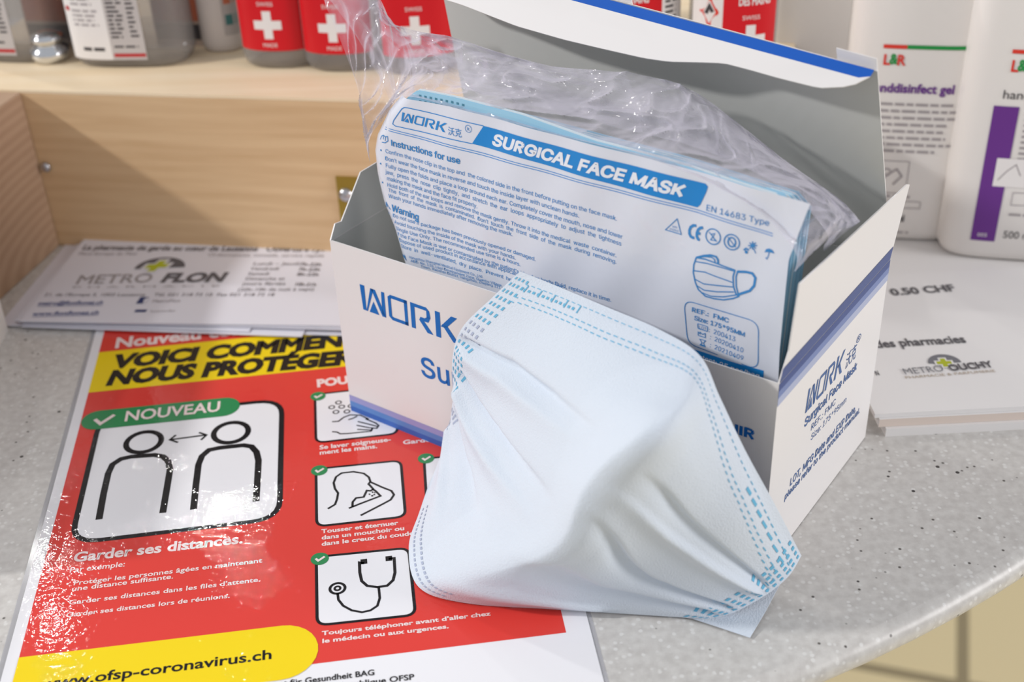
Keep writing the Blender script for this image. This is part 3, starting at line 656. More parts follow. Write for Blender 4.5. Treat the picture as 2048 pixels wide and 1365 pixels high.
# ------------------------------------------------------------------ mask carton
bu = np.array([.8092, -.5876, 0]); bu /= np.linalg.norm(bu); bnn = np.array([-bu[1], bu[0], 0]); BO = np.array([-.0759, -.0175, 0]); BW, BD, BHH = .2070, .1052, .0896; TH = .0006
def BX(a, b, c): return BO+bu*a+bnn*b+ZZ*c
box = empty('mask_box', tuple(BO), 'open white mask carton with blue stripes and raised lid, standing on the poster edge', 'box')
CARD = mat('carton_white', (236, 233, 232), .38, .4); BLUE = mat('logo_blue', (16, 108, 190), .4, .3); BLUE2 = mat('side_blue', (70, 104, 160), .45, .3)
S1 = mat('stripe_lavender', (160, 160, 212), .4, .3); S2 = mat('stripe_blue', (98, 142, 208), .4, .3); S3 = mat('stripe_dark', (62, 106, 190), .4, .3); S4 = mat('stripe_pale', (176, 184, 212), .4, .3); S5 = mat('stripe_navy', (66, 84, 140), .4, .3)
PF = Plane(BX(0, 0, 0), bu, ZZ); PSD = Plane(BX(BW, 0, 0), bnn, ZZ)
m = MB()
m.box(BX(0, 0, .0005), bu*BW, bnn*TH, ZZ*(BHH-.0005), CARD); m.box(BX(BW-TH, TH, .0005), bu*TH, bnn*(BD-2*TH), ZZ*(BHH-.0005), CARD)
m.box(BX(0, BD-TH, .0005), bu*BW, bnn*TH, ZZ*(BHH-.0005), CARD); m.box(BX(0, TH, .0005), bu*TH, bnn*(BD-2*TH), ZZ*(BHH-.0005), CARD)
m.box(BX(TH, TH, .0005), bu*(BW-2*TH), bnn*(BD-2*TH), ZZ*TH, CARD)
for a, b, c, d in (((TH, TH), (BW-2*TH, 0), 0, 0),):
    for q in ([BX(TH, TH+.0001, .002), BX(BW-TH, TH+.0001, .002), BX(BW-TH, TH+.0001, BHH-.0004), BX(TH, TH+.0001, BHH-.0004)], [BX(TH+.0001, TH, .002), BX(TH+.0001, TH, BHH-.0004), BX(TH+.0001, BD-TH, BHH-.0004), BX(TH+.0001, BD-TH, .002)],
              [BX(TH, BD-TH-.0001, .002), BX(TH, BD-TH-.0001, BHH), BX(BW-TH, BD-TH-.0001, BHH), BX(BW-TH, BD-TH-.0001, .002)], [BX(BW-TH-.0001, TH, .002), BX(BW-TH-.0001, BD-TH, .002), BX(BW-TH-.0001, BD-TH, BHH-.0004), BX(BW-TH-.0001, TH, BHH-.0004)]): m.poly(q, GREYB)
pf = Print(m, PF, .00008); R4 = lambda a0, a1, c0, c1: [(a0, c0), (a1, c0), (a1, c1), (a0, c1)]
pf.poly(R4(.0001, BW-.0001, .0006, .0035), S3, 1, False); pf.poly(R4(.0001, BW-.0001, .0035, .0064), S2, 1, False); pf.poly(R4(.0001, BW-.0001, .0064, .0096), S1, 1, False)
pf.logo((724.4, 618), (919, 689.5), 48, BLUE, 1)
pf.text('Surgical Face Mask', (842, 750), (842+100, 750+36.5), 37, BLUE, 1, 'sans', bold=.012, width='n')
pf.text('IIR', (1468, 866.5), (1510, 880.5), 19, BLUE, 1, 'sans', bold=.03)
ps = Print(m, PSD, .00008)
ps.poly(R4(.0001, BD-.0001, BHH-.0034, BHH-.0002), S5, 1, False); ps.poly(R4(.0001, BD-.0001, BHH-.0064, BHH-.0034), S2 if 0 else mat('stripe_steel', (120, 136, 184), .4, .3), 1, False); ps.poly(R4(.0001, BD-.0001, BHH-.0098, BHH-.0064), S4, 1, False)
ps.logo((1608.6, 829), (1683, 744.5), 40, BLUE2, 1, .12)
for (s_, a_, b_, t_, bo) in (('沃克', (1689.5, 738), (1711, 713), 20, 0), ('®', (1711.5, 690), (1721, 679), 12, 0), ('Surgical Face Mask', (1607.5, 856), (1712.5, 739), 15, .02), ('REF.: FMC', (1620.5, 863), (1670.5, 808), 11, 0), ('Size: 175*95mm', (1620.5, 882.5), (1692, 804), 11, 0), ('LOT, MFG Date and EXP Date,', (1578.5, 974), (1711, 822), 13, .015), ('please refer to the product manual.', (1568, 1002), (1719, 825), 11, .015)):
    ps.text(s_, a_, b_, t_, BLUE2, 1, 'hum' if s_ in '沃克®' else 'sans', bold=bo)
m.build('carton_body', box)
# lid: hinged at the back, leaning forward, slightly twisted
LL = .1025
def lid(s, t): 
    th = -.20-.235*s; return BX(BW*s, BD-TH/2, BHH)+(ZZ*math.cos(th)+bnn*math.sin(th))*LL*t
NS = 24; m = MB()
def bow(s, t): return -bnn*.0022*math.sin(math.pi*t)*math.sin(math.pi*s)
front = [[lid(s/NS, t/8)+bow(s/NS, t/8) for s in range(NS+1)] for t in range(9)]
back = [[p+bnn*TH for p in r_] for r_ in front]
m.grid(front, GREYB); m.grid([r_[::-1] for r_ in back], CARD)
for a, b in ((front[-1], back[-1]), (front[0], back[0]), ([r_[0] for r_ in front], [r_[0] for r_ in back]), ([r_[-1] for r_ in front], [r_[-1] for r_ in back])): m.grid([a, b], CARD)
ltp = [lid(s/NS, 1) for s in range(NS+1)]
def tabs(s0, s1, hgt):
    P = [lid(s0, .985), lid(s1, .985)]; up = (lid((s0+s1)/2, 1)-lid((s0+s1)/2, 0)); up /= np.linalg.norm(up)
    m.box(P[0]+bnn*.0008, P[1]-P[0], bnn*TH, up*hgt, CARD)
tabs(.36, .502, .0068); tabs(.925, .998, .0066)
lidp = m.build('lid', box)
# tuck flap folded forward from the top of the lid
m = MB(); dn = -(bnn*.80)-ZZ*.60; dn /= np.linalg.norm(dn); FBLU = mat('flap_blue', (22, 92, 190), .4, .3)
LE = [(700, -62), (820, -28), (925, 4), (1035, 45), (1130, 72), (1200, 89), (1290, 110), (1340, 118), (1400, 121), (1450, 124), (1500, 137), (1560, 154), (1640, 174), (1690, 173), (1722, 166), (1741, 154)]
f0, f1 = lid(0, 1), lid(1, 1); tp = Plane(f0, f1-f0, dn); le2 = [tp.to2(p) for p in LE]; Lt = np.linalg.norm(f1-f0)
def edge(x):
    for a, b in zip(le2, le2[1:]):
        if a[0] <= x <= b[0]: return a[1]+(b[1]-a[1])*(x-a[0])/(b[0]-a[0])
    return le2[0][1] if x < le2[0][0] else 0.0
rows = []; K = 60
fr = [0, .03, .25, .252, .6, 1]
xe = min(le2[-1][0], Lt)
for t in range(6):
    r_ = []
    for i in range(K+1):
        x = xe*i/K; e = abs(edge(x)); 
        if x < .02: e = e*math.sqrt(max(0, 1-(1-x/.02)**2))
        yy = [0, .0004, .0042, .0043, .0043+(max(e, .0044)-.0043)*.5, max(e, .0044)][t]; yy = min(yy, max(e, .0002))
        r_.append(tp.to3((x, yy*(1 if tp.V@dn > 0 else -1)), 0)-ZZ*(yy**2*4)-bnn*.0003)
    rows.append(r_)
mfl = MB(); mfl.grid(rows[:3], FBLU); mfl.grid(rows[2:4], FBLU); mfl.grid(rows[3:], CARD); mfl.build('tuck_flap', lidp, solid=.0005)
# side dust flaps
def flap(a, pts, name, inner):
    m = MB(); s = 1 if a > .1 else -1; P = Plane(BX(a, 0, BHH), bnn, ZZ)
    o3 = [BX(a, b, BHH+c)+bu*s*(c*.10) for b, c in pts]; i3 = [p-bu*s*TH for p in o3]
    m.poly(o3 if s > 0 else o3[::-1], CARD); m.poly((i3 if s < 0 else i3[::-1]), GREYB)
    for k in range(len(o3)): m.poly([o3[k], o3[(k+1) % len(o3)], i3[(k+1) % len(o3)], i3[k]], CARD)
    if s > 0:
        P2 = Plane(BX(a, 0, BHH), bnn, ZZ+bu*.10); pr = Print(m, P2, .0001); pr.poly(R4(.0004, BD-.0006, .0002, .0062), S5, 1, False)
    return m.build(name, box)
def fp(px, py): q = PSD.to2((px, py)); return (q[0], q[1]-BHH)
flap(BW, [(0, 0), (BD, 0), (BD+.0004, .0335), (BD-.003, .0350), fp(1577, 562), (.0035, .012)], 'side_flap', False)
PLF = Plane(BX(0, 0, 0), bnn, ZZ)
def fl_(px, py): q = PLF.to2((px, py)); return (q[0], q[1]-BHH)
flap(0, [(0, 0), (.0045, fl_(667, 450)[1]), fl_(683, 443), fl_(727, 346), fl_(742, 337), (BD-.004, fl_(742, 337)[1]+.002), (BD, 0)], 'side_flap', True)
# ------------------------------------------------------------------ packet of masks in the carton
TILT = .08; VV = ZZ*math.cos(TILT)+bnn*math.sin(TILT)
PP0 = Plane(BX(0, .0075, BHH), bu, VV)
pk = empty('mask_packet', tuple(BX(BW/2, .02, TH*2)), 'clear plastic packet with printed white front, standing upright in the open carton', 'packet')
FILM = mat('packet_film', (226, 230, 242), .35, .4, coat=.6, bump=(60, .004, 'coat')); PBL = mat('packet_blue', (14, 136, 214), .35, .4, coat=.5); PIN = mat('packet_ink', (66, 140, 204), .45, .3); PWH = mat('packet_white', (238, 242, 250), .4, .3)
def poly_at(pl, t):
    d = [0]
    for a, b in zip(pl, pl[1:]): d.append(d[-1]+np.linalg.norm(np.array(b)-np.array(a)))
    t = t*d[-1]
    for i in range(len(pl)-1):
        if t <= d[i+1] or i == len(pl)-2:
            k = (t-d[i])/(d[i+1]-d[i]); return np.array(pl[i])*(1-k)+np.array(pl[i+1])*k
LFT = [PP0.to2(p) for p in ((845, 670), (816, 580), (797, 520), (778, 460), (758, 410), (744, 350), (738, 305), (742, 276), (768, 224), (795, 193))]
RGT = [PP0.to2(p) for p in ((1555, 800), (1560, 700), (1570, 600), (1578, 520), (1600, 462), (1622, 407))]
TOPE = [PP0.to2(p) for p in ((795, 193), (900, 214), (1000, 241), (1200, 292), (1365, 336), (1490, 372), (1622, 407))]
BOTE = [LFT[0], RGT[0]]
def leftA(b):
    for p, q in zip(LFT, LFT[1:]):
        if p[1] <= b <= q[1]: return p[0]+(q[0]-p[0])*(b-p[1])/(q[1]-p[1])
    return LFT[0][0] if b < LFT[0][1] else LFT[-1][0]
def pdisp(a, b):
    d = max(0, a-leftA(b)); c = max(0, 1-d/.007)
    return -.004*c*c + .0006*math.sin(a*70+b*40)*math.sin(b*55+1)+.0003*math.sin(a*210-b*90)
def pfn(p, h): return PP0.to3(p, h+pdisp(*p))
m = MB(); NS, NT = 110, 60; rows = []
for j in range(NT+1):
    t = j/NT; r_ = []
    for i in range(NS+1):
        s = i/NS; L_, R_, B_, T_ = poly_at(LFT, t), poly_at(RGT, t), poly_at(BOTE, s), poly_at(TOPE, s)
        p = (1-s)*L_+s*R_+(1-t)*B_+t*T_-((1-s)*(1-t)*BOTE[0]+s*(1-t)*BOTE[1]+(1-s)*t*TOPE[0]+s*t*TOPE[-1])
        r_.append(pfn(p, 0))
    rows.append(r_)
m.grid(rows, FILM)
pr = Print(m, PP0, .00009, pfn)
def sub(pts, n=40):
    out = []
    for a, b in zip(pts, pts[1:]): out += [tuple(np.array(a)*(1-k/n)+np.array(b)*k/n) for k in range(n)]
    return out+[pts[-1]]
def quadfill(tl, tr, br, bl, mm, lay, n=50):
    tl, tr, br, bl = [PP0.to2(p) for p in (tl, tr, br, bl)]
    m.grid([[pr.at(a*(1-k/n)+b*k/n, lay) for k in range(n+1)] for a, b in ((bl, br), (tl, tr))], mm)
quadfill((965, 253), (1398, 366), (1378, 412), (943, 288), PBL, 1); 
pr.poly([(1398, 366), (1409, 369), (1414, 375), (1411, 385), (1399, 411), (1393, 416), (1378, 412)], PBL, 1)
lw = .00032
pr.stroke(sub([(965, 253), (818, 215), (811, 214), (806, 217), (790, 240), (788, 247), (793, 251), (943, 288)], 10), lw, PBL, 1)
pr.stroke(sub([(771, 254), (1000, 317), (1394, 421), (1545, 468)], 20), lw*.8, PBL, 1); pr.stroke(sub([(770, 258), (1000, 321.5), (1394, 426), (1545, 473)], 20), lw*.8, PBL, 1)
pr.logo((804, 240.5), (891, 264.5), 18, PBL, 2, .28)
pr.text('沃克', (896.5, 267.5), (924, 274), 12, PIN, 2); pr.disc(PP0.to2((936, 258)), .0014, .0014, PIN, 2, False, .0002, 16); pr.text('R', (933.5, 261), (938.5, 262), 6, PIN, 2)
pr.text('SURGICAL FACE MASK', (981, 289.5), (1364, 394.5), 22, PWH, 3, 'sans', bold=.035, slant=.30)
tx = lambda s_, a, b, t=8, bo=.0, mm=PIN: pr.text(s_, a, b, t, mm, 2, 'sans', bold=bo)
tx('Instructions for use', (783.5, 290.5), (921, 328), 12, .018)
tx('Confirm the nose clip in the top and  the colored side in the front before putting on the face mask.', (772, 305), (1234, 442))
tx('Don’t wear the face mask in reverse and touch the inside layer with unclean hands.', (771, 319.6), (1159, 435.6))
tx('Fully open the folds and place a loop around each ear. Completely cover the mouth, nose and lower', (772, 334), (1245, 478))
tx('jaw,  press  the  nose  clip  tightly,  and  stretch  the  ear  loops  appropriately  to  adjust  the  tightness', (772, 347), (1243, 492))
tx('making the mask and the face fit properly.', (774, 360), (955, 417))
tx('Hold both of the ear loops and remove the mask gently. Throw it into the medical  waste  container.', (774.5, 372.5), (1233, 515), 7.4)
tx('The  front  of  the  mask  is  contaminated.  Don’t  touch  the  front  side  of  the  mask  during  removing.', (776.6, 383.5), (1233, 528), 7.4)
tx('Wash your hands immediately after removing the mask.', (777, 395), (1026, 472.5), 7.4)
tx('Warning', (783.5, 421.5), (838, 441), 12, .022)
tx('Do not use if package has been previously opened or damaged.', (785, 434), (1074, 521), 7)
tx('Avoid touching the inside of the mask with your hands.', (788, 447), (1032, 519.5), 7)
tx('Single Use Only. The recommended use time is 4 hours.', (791, 459.7), (1042.5, 532.5), 7)
tx('If the Face Mask is wet or contaminated by the patient’s blood or body fluid, replace it in time.', (793.6, 471), (1223, 604), 7)
tx('Dispose of used product in accordance with applicable local regulations.', (797.5, 482.5), (1130, 579), 7)
tx('Store  in  well-ventilated,  dry  place.  Prevent  heat  and  keep  away  from  sharp  objects.', (802, 494), (1225, 627), 7)
tx('Hangzhou Shengmei Medical Equipment Co., Ltd.', (820, 515.5), (965, 557), 5); tx('ADD: No. 135, Liuyi Development Zone, Guanhu Village,', (823, 523), (1004, 575), 5); tx('Town, Xiaoshan District, Hangzhou, Zhejiang 311', (842, 534.6), (1000, 579), 5)
for c in ((763, 300), (762, 327), (765, 365), (774, 428), (778, 441), (781, 453), (784, 465), (787.5, 476), (792, 488)): pr.disc(PP0.to2(c), .0004, .0004, PIN, 2, False, None, 8)
pr.stroke([(766, 415), (770.5, 405), (780.5, 419)], .0003, PIN, 2, True); pr.stroke([(771, 408), (772.5, 415)], .0006, PIN, 2)
pr.poly([(798, 518), (799, 510), (803, 514), (804, 509), (809, 514), (810, 508), (814, 521)], PIN, 2)
pr.stroke([(760, 279), (763, 272), (768, 270), (772, 273), (777, 272), (778, 281), (772, 285), (765, 284)], .0003, PIN, 2); pr.stroke([(768, 270), (768, 278)], .0003, PIN, 2); pr.stroke([(773, 273), (772, 281)], .0003, PIN, 2)
quadfill((876, 553), (1528, 741), (1527, 768), (872, 580), PBL, 1, 60)
tx('Content: 25 pcs/bag', (1376, 713), (1520, 757.5), 10, .01, PWH)
tx('EN 14683 Type', (1410, 421.5), (1538, 453), 12)
Z4 = lambda pts: zs(pts, 1300, 400, 3.591)
pr.stroke(Z4([(193, 138), (110, 215), (222, 250)]), .0003, PIN, 2, True); pr.text('NON', *Z4([(158, 198), (192, 207)]), 4, PIN, 2, 'sans'); pr.text('STERILE', *Z4([(138, 216), (205, 234)]), 4, PIN, 2, 'sans')
pr.stroke(Z4([(330, 187), (308, 185), (290, 197), (281, 220), (282, 245), (292, 264), (308, 272), (318, 272)]), .0010, PIN, 2); pr.stroke(Z4([(380, 200), (360, 202), (344, 216), (336, 240), (336, 262), (345, 281), (358, 287)]), .0010, PIN, 2); pr.stroke(Z4([(338, 238), (362, 244)]), .0010, PIN, 2)
for cx, cy in ((455, 263), (588, 303)): pr.disc(PP0.to2(Z4([(cx, cy)])[0]), .0028, .0028, PIN, 2, False, .0004)
pr.stroke(Z4([(436, 285), (472, 292), (440, 245), (468, 240), (455, 262), (436, 285)]), .0003, PIN, 2); pr.stroke(Z4([(425, 230), (482, 298)]), .0003, PIN, 2); pr.stroke(Z4([(560, 265), (615, 340)]), .0003, PIN, 2); pr.disc(PP0.to2(Z4([(588, 303)])[0]), .0014, .0017, PIN, 2, False, .0005, 14)
for k in range(8): a = k*math.pi/4; pr.stroke(Z4([(735+9*math.cos(a), 330+9*math.sin(a)), (735+32*math.cos(a), 330+30*math.sin(a))]), .0004, PIN, 2)
pr.disc(PP0.to2(Z4([(735, 330)])[0]), .0007, .0007, PIN, 2, False); pr.disc(PP0.to2(Z4([(690, 376)])[0]), .0006, .0006, PIN, 2, False); pr.stroke(Z4([(672, 362), (688, 350), (708, 362)]), .0006, PIN, 2); pr.stroke(Z4([(742, 352), (757, 386)]), .0003, PIN, 2)
pr.poly(Z4([(820, 378), (832, 356), (855, 350), (880, 362), (893, 386), (870, 380), (845, 376)]), PIN, 2); pr.stroke(Z4([(855, 372), (848, 405), (838, 425), (828, 415)]), .0003, PIN, 2)
for pl_, wd in (([(335, 412), (318, 465), (315, 520), (330, 590), (350, 640), (400, 690), (460, 708), (530, 717), (600, 706), (642, 690)], .0005), ([(335, 412), (400, 422), (470, 448), (540, 478), (612, 505)], .0005), ([(335, 412), (390, 398), (440, 394), (478, 405), (492, 428), (493, 452)], .0007), ([(352, 408), (400, 404), (445, 408), (468, 425), (470, 442)], .0004), ([(628, 515), (690, 518), (735, 528), (758, 560), (750, 615), (720, 650), (640, 677)], .0009), ([(333, 440), (410, 452), (500, 478), (606, 512)], .0004), ([(318, 505), (400, 515), (470, 545), (593, 592)], .0004), ([(325, 565), (390, 600), (480, 612), (600, 625)], .0004), ([(340, 612), (390, 645), (480, 658), (604, 660)], .0004), ([(380, 665), (440, 690), (530, 695), (625, 680)], .0004), ([(610, 505), (597, 550), (600, 620), (618, 672), (642, 692)], .0005), ([(630, 512), (618, 552), (620, 620), (634, 670), (642, 692)], .0005)): pr.stroke(Z4(pl_), wd, PIN, 2)
pr.rrect(Z4([(245, 716), (790, 873), (780, 1216), (266, 1037)]), .004, PIN, 2, .0003)
tx('REF.:  FMC', (1383, 623), (1458.5, 645.5), 9, .016); tx('Size: 175*95MM', (1387.5, 640), (1492, 672), 9, .016)
for s_, a_, b_ in ((':  200413', (417, 950), (620, 1013)), (':  20200410', (425, 1000), (677, 1092)), (':  20210409', (425, 1058), (677, 1150))): p_ = Z4([a_, b_]); tx(s_, p_[0], p_[1], 9.5, .0)
pr.rrect(Z4([(340, 890), (412, 912), (410, 948), (342, 926)]), .0004, PIN, 2, .0003); tx('LOT', *Z4([(348, 925), (403, 941)]), 6); pr.stroke(Z4([(342, 976), (342, 950), (355, 966), (356, 952), (372, 968), (394, 962), (394, 992), (342, 976)]), .0003, PIN, 2)
pr.stroke(Z4([(353, 1003), (396, 1014), (380, 1032), (394, 1058), (355, 1046), (370, 1030)]), .0003, PIN, 2, True); pr.poly(Z4([(360, 1040), (388, 1046), (394, 1058), (355, 1046)]), PIN, 2)
m.build('printed_film', pk, smooth=True)
# the masks inside: thin folded masks one behind the other
MBL = mat('mask_blue', (158, 204, 230), .85, .1); MWH = mat('mask_white_edge', (222, 232, 238), .85, .1); DOT = mat('weld_dot', (86, 140, 164), .7, .1)
a0_, a1_ = .0375, .1995; N25 = 25
def topV(a):
    for p, q in zip(TOPE, TOPE[1:]):
        if p[0] <= a <= q[0]: return p[1]+(q[1]-p[1])*(a-p[0])/(q[0]-p[0])
    return TOPE[0][1] if a < TOPE[0][0] else TOPE[-1][1]
lab25 = 'pale blue folded face mask packed upright in the stack inside the clear packet'
rnd = random.Random(3)
for i in range(N25):
    d0 = .0016+i*.00078; th = .00066; ja, jv = rnd.uniform(-.0012, .0012), rnd.uniform(-.0011, .0008)
    r = empty('folded_mask', tuple(PP0.to3(((a0_+a1_)/2, -.026), -d0)), lab25, 'face mask', 'masks packed in the clear packet'); m = MB()
    n = 30; loA = a0_+ja+.002*(i/25); hiA = a1_+ja
    def fv(a, k):
        e = min(a-loA, hiA-a); rnd_ = .004-math.sqrt(max(0, .004**2-(max(0, .004-e))**2)) if e < .004 else 0
        rise = .0045 if i < 5 else (.003 if i < 12 else .001)
        return min(topV(a), .0685)+rise*(1 if a < .09 else max(.35, 1-(a-.09)/.05))+jv-rnd_-.0012-i*.00016-(.002 if a > .15 else 0)*(a-.15)/.05
    A_ = [loA+(hiA-loA)*k/n for k in range(n+1)]
    fr_ = [[PP0.to3((a, -.026+max(0, (a*0))), -d0) for a in A_], [PP0.to3((a, fv(a, 0)-.0015), -d0) for a in A_], [PP0.to3((a, fv(a, 0)), -d0-th*.3) for a in A_]]
    bk_ = [[PP0.to3((a, fv(a, 0)), -d0-th*.7) for a in A_], [PP0.to3((a, -.026), -d0-th) for a in A_]]
    m.grid(fr_+bk_[:1], MWH if i % 4 == 3 else MBL); m.grid([bk_[0], bk_[1]], MWH); m.grid([[fr_[0][0], fr_[1][0], fr_[2][0], bk_[0][0]], [bk_[1][0]]*4], MWH); m.grid([[fr_[0][-1], fr_[1][-1], fr_[2][-1], bk_[0][-1]], [bk_[1][-1]]*4], MBL)
    if i in (0, 5, 10, 15, 20):
        prm = Print(m, PP0, -d0+.0001)
        for c in range(9):
            for q in range(3): a = a0_+.006+c*.0026; v = fv(a, 0)-.0022-q*.0022; prm.poly([(a, v), (a+.0011, v), (a+.0011, v+.0009), (a, v+.0009)], DOT, 0, False)
    m.build('mask_sheet', r)
# clear outer bag
BAGP = bpy.data.materials.new('clear_bag'); BAGP.use_nodes = True; nt = BAGP.node_tree; nt.nodes.clear(); L = nt.links
tr_ = nt.nodes.new('ShaderNodeBsdfTransparent'); pb = nt.nodes.new('ShaderNodeBsdfPrincipled'); pb.inputs['Base Color'].default_value = (*[lin(c) for c in (226, 222, 236)], 1); pb.inputs['Roughness'].default_value = .06; pb.inputs['Specular IOR Level'].default_value = .8
lwt = nt.nodes.new('ShaderNodeLayerWeight'); lwt.inputs['Blend'].default_value = .35
tc = nt.nodes.new('ShaderNodeTexCoord'); nz1 = nt.nodes.new('ShaderNodeTexNoise'); nz1.inputs['Scale'].default_value = 45; nz1.inputs['Detail'].default_value = 2; nz1.inputs['Distortion'].default_value = .8
L.new(tc.outputs['Object'], nz1.inputs['Vector']); bmp = nt.nodes.new('ShaderNodeBump'); bmp.inputs['Distance'].default_value = .005; bmp.inputs['Strength'].default_value = .8; L.new(nz1.outputs['Fac'], bmp.inputs['Height'])
L.new(bmp.outputs[0], pb.inputs['Normal']); L.new(bmp.outputs[0], lwt.inputs['Normal'])
mr = nt.nodes.new('ShaderNodeMapRange'); mr.inputs[3].default_value = .15; mr.inputs[4].default_value = .85; L.new(lwt.outputs['Facing'], mr.inputs[0])
mx = nt.nodes.new('ShaderNodeMixShader'); L.new(mr.outputs[0], mx.inputs[0]); L.new(tr_.outputs[0], mx.inputs[1]); L.new(pb.outputs[0], mx.inputs[2])
ou = nt.nodes.new('ShaderNodeOutputMaterial'); L.new(mx.outputs[0], ou.inputs[0])
def offp(d): return Plane(BX(0, .0075+d, BHH), bu, VV)
def row3(pxs, ds): return [offp(d).cast(*p) for p, d in zip(pxs, ds)]
F_ = row3([(740, 330), (740, 276), (797, 196), (920, 219), (1100, 266), (1300, 318), (1430, 372), (1525, 430), (1590, 505), (1588, 545)], [.001, .001, .0005, .0005, .0005, .0, -.002, -.003, -.003, -.002])
M_ = row3([(722, 200), (735, 190), (832, 128), (930, 150), (1110, 196), (1320, 236), (1440, 285), (1565, 352), (1665, 432), (1640, 492)], [.016, .017, .02, .022, .024, .024, .024, .022, .018, .012])
B_ = row3([(636, -30), (740, -20), (775, 42), (900, 75), (1090, 128), (1300, 150), (1400, 190), (1540, 300), (1670, 392), (1720, 442)], [.03, .034, .036, .038, .04, .042, .042, .04, .034, .026])
K2 = [p+bnn*.026-VV*.004 for p in F_]; K_ = [p*.55+q*.45+bnn*.006 for p, q in zip(B_, K2)]
def cr(p, t):                                         # Catmull-Rom through a list of points
    n = len(p)-1; x = min(max(t, 0), .999999)*n; i = int(x); f = x-i
    a, b, c, d = p[max(i-1, 0)], p[i], p[i+1], p[min(i+2, n)]
    return .5*((2*b)+(-a+c)*f+(2*a-5*b+4*c-d)*f*f+(-a+3*b-3*c+d)*f**3)
def crink(s, t, q):
    v = Vector((s*9+q, t*3.2-s*2.5, q)); a = noise.noise(v)
    b = 1-abs(noise.noise(Vector((s*16+q*3-t*4, t*3+s*5, 4.2+q)))*2); c = 1-abs(noise.noise(Vector((s*40-t*9, t*8+s*10, 9.1+q)))*2)
    return a*.0060+b**3*.0042+c**3*.0007
m = MB()
for rws, q, nt_ in (([F_, M_, B_], 0, 70), ([B_, K_, K2], 5, 26)):
    NSB = 240; rr = []
    for j in range(nt_+1):
        t = j/nt_; r_ = []
        for i in range(NSB+1):
            s = i/NSB; pts = [cr(r0, s) for r0 in rws]; p = cr(pts, t)
            env = (min(1, t*5) if q == 0 else 1)*min(1, .25+s*8, .25+(1-s)*8)
            nrm = (VV*.5-bnn*.8); r_.append(p+nrm*(crink(s, t, 0 if q == 0 else 0)-.003 if q == 0 else crink(s, 1-t*.3, 0)-.003)*env)
        rr.append(r_)
    m.grid(rr, BAGP)
m.build('clear_bag', pk, smooth=True)

# ------------------------------------------------------------------ face mask leaning on the carton
fm = empty('face_mask', tuple(G(1100, 1200)), 'white pleated surgical face mask with blue weld marks, leaning open against the carton front', 'face mask')
MPX = [[(1040, 543), (985, 595), (925, 655), (905, 715), (906, 790), (897, 868)], [(1120, 575), (1075, 640), (1010, 720), (960, 800), (925, 880), (868, 950)],
 [(1215, 615), (1165, 690), (1100, 780), (1030, 870), (960, 960), (838, 1030)], [(1320, 660), (1275, 745), (1210, 830), (1120, 930), (1020, 1030), (818, 1100)],
 [(1400, 712), (1362, 790), (1305, 875), (1195, 980), (1090, 1100), (838, 1182)], [(1440, 795), (1405, 860), (1350, 945), (1265, 1040), (1160, 1130), (930, 1212)],
 [(1490, 900), (1450, 960), (1395, 1030), (1320, 1100), (1230, 1165), (1100, 1224)], [(1550, 1010), (1515, 1060), (1465, 1110), (1400, 1160), (1340, 1200), (1265, 1234)],
 [(1603, 1112), (1580, 1150), (1545, 1182), (1505, 1207), (1458, 1230), (1412, 1243)]]
MD = [[.004, .008, .011, .012, .010, .006], [.006, .014, .021, .023, .022, .0175], [.010, .024, .035, .040, .041, .0418], [.014, .034, .050, .057, .060, .0605],
 [.018, .042, .063, .070, .074, .0762], [.020, .039, .053, .062, .069, .0736], [.020, .033, .043, .050, .0555, .0590], [.014, .024, .032, .038, .042, .0447], [-.002, .006, .0135, .0205, .027, .0322]]
CP = [[Plane(BO-bnn*d, bu, ZZ).cast(*p) for p, d in zip(pr_, dr)] for pr_, dr in zip(MPX, MD)]
CP = [[np.array([p[0], p[1], max(p[2], .0012)]) for p in r_] for r_ in CP]
def seg(u, v, pl):
    best = 9; pos = 0; n = len(pl)-1; side = 1
    for k, ((a, b), (c, d)) in enumerate(zip(pl, pl[1:])):
        dx, dy = c-a, d-b; t = max(0, min(1, ((u-a)*dx+(v-b)*dy)/(dx*dx+dy*dy))); e = math.hypot(u-a-t*dx, (v-b-t*dy)*.75)
        
        if e < best: best = e; pos = (k+t)/n; side = 1 if v-b-t*dy > 0 else -1
    return best, pos, side
def crease(u, v, pl, wd, a):
    e, p, sd_ = seg(u, v, pl); wd = wd*(1.15 if sd_ > 0 else .42); mid = 1-p if pl[0][0] < .4 else p          # folds die out towards the middle of the mask
    return a*math.exp(-(e/wd)**2)*min(1, mid/.45+.02)
CRE = [([(.03, .45), (.14, .40), (.25, .41), (.38, .46)], .022, -.0022), ([(.035, .52), (.14, .47), (.25, .48), (.36, .52)], .03, .0014), ([(.06, .62), (.2, .64), (.42, .70)], .022, -.0028), ([(.06, .70), (.22, .72), (.42, .78)], .028, .0022), ([(.05, .82), (.2, .83), (.35, .86)], .022, -.0026), ([(.05, .9), (.2, .91), (.34, .93)], .02, .0014),
       ([(.50, .66), (.64, .70), (.80, .74), (.96, .72)], .024, -.0024), ([(.50, .58), (.66, .56), (.80, .52), (.96, .48)], .022, .0016), ([(.54, .5), (.7, .46), (.96, .40)], .026, -.0016), ([(.46, .86), (.6, .84), (.75, .86), (.95, .84)], .028, -.0022), ([(.46, .94), (.62, .93), (.8, .94)], .022, .0012)]
def msurf0(u, v): return cr([cr(r_, v) for r_ in CP], u)
NU, NV = 150, 110
base = np.array([[msurf0(i/NU, j/NV) for j in range(NV+1)] for i in range(NU+1)])
gu = np.gradient(base, axis=0); gv = np.gradient(base, axis=1); nrm = np.cross(gv, gu); nrm /= np.linalg.norm(nrm, axis=2, keepdims=True)
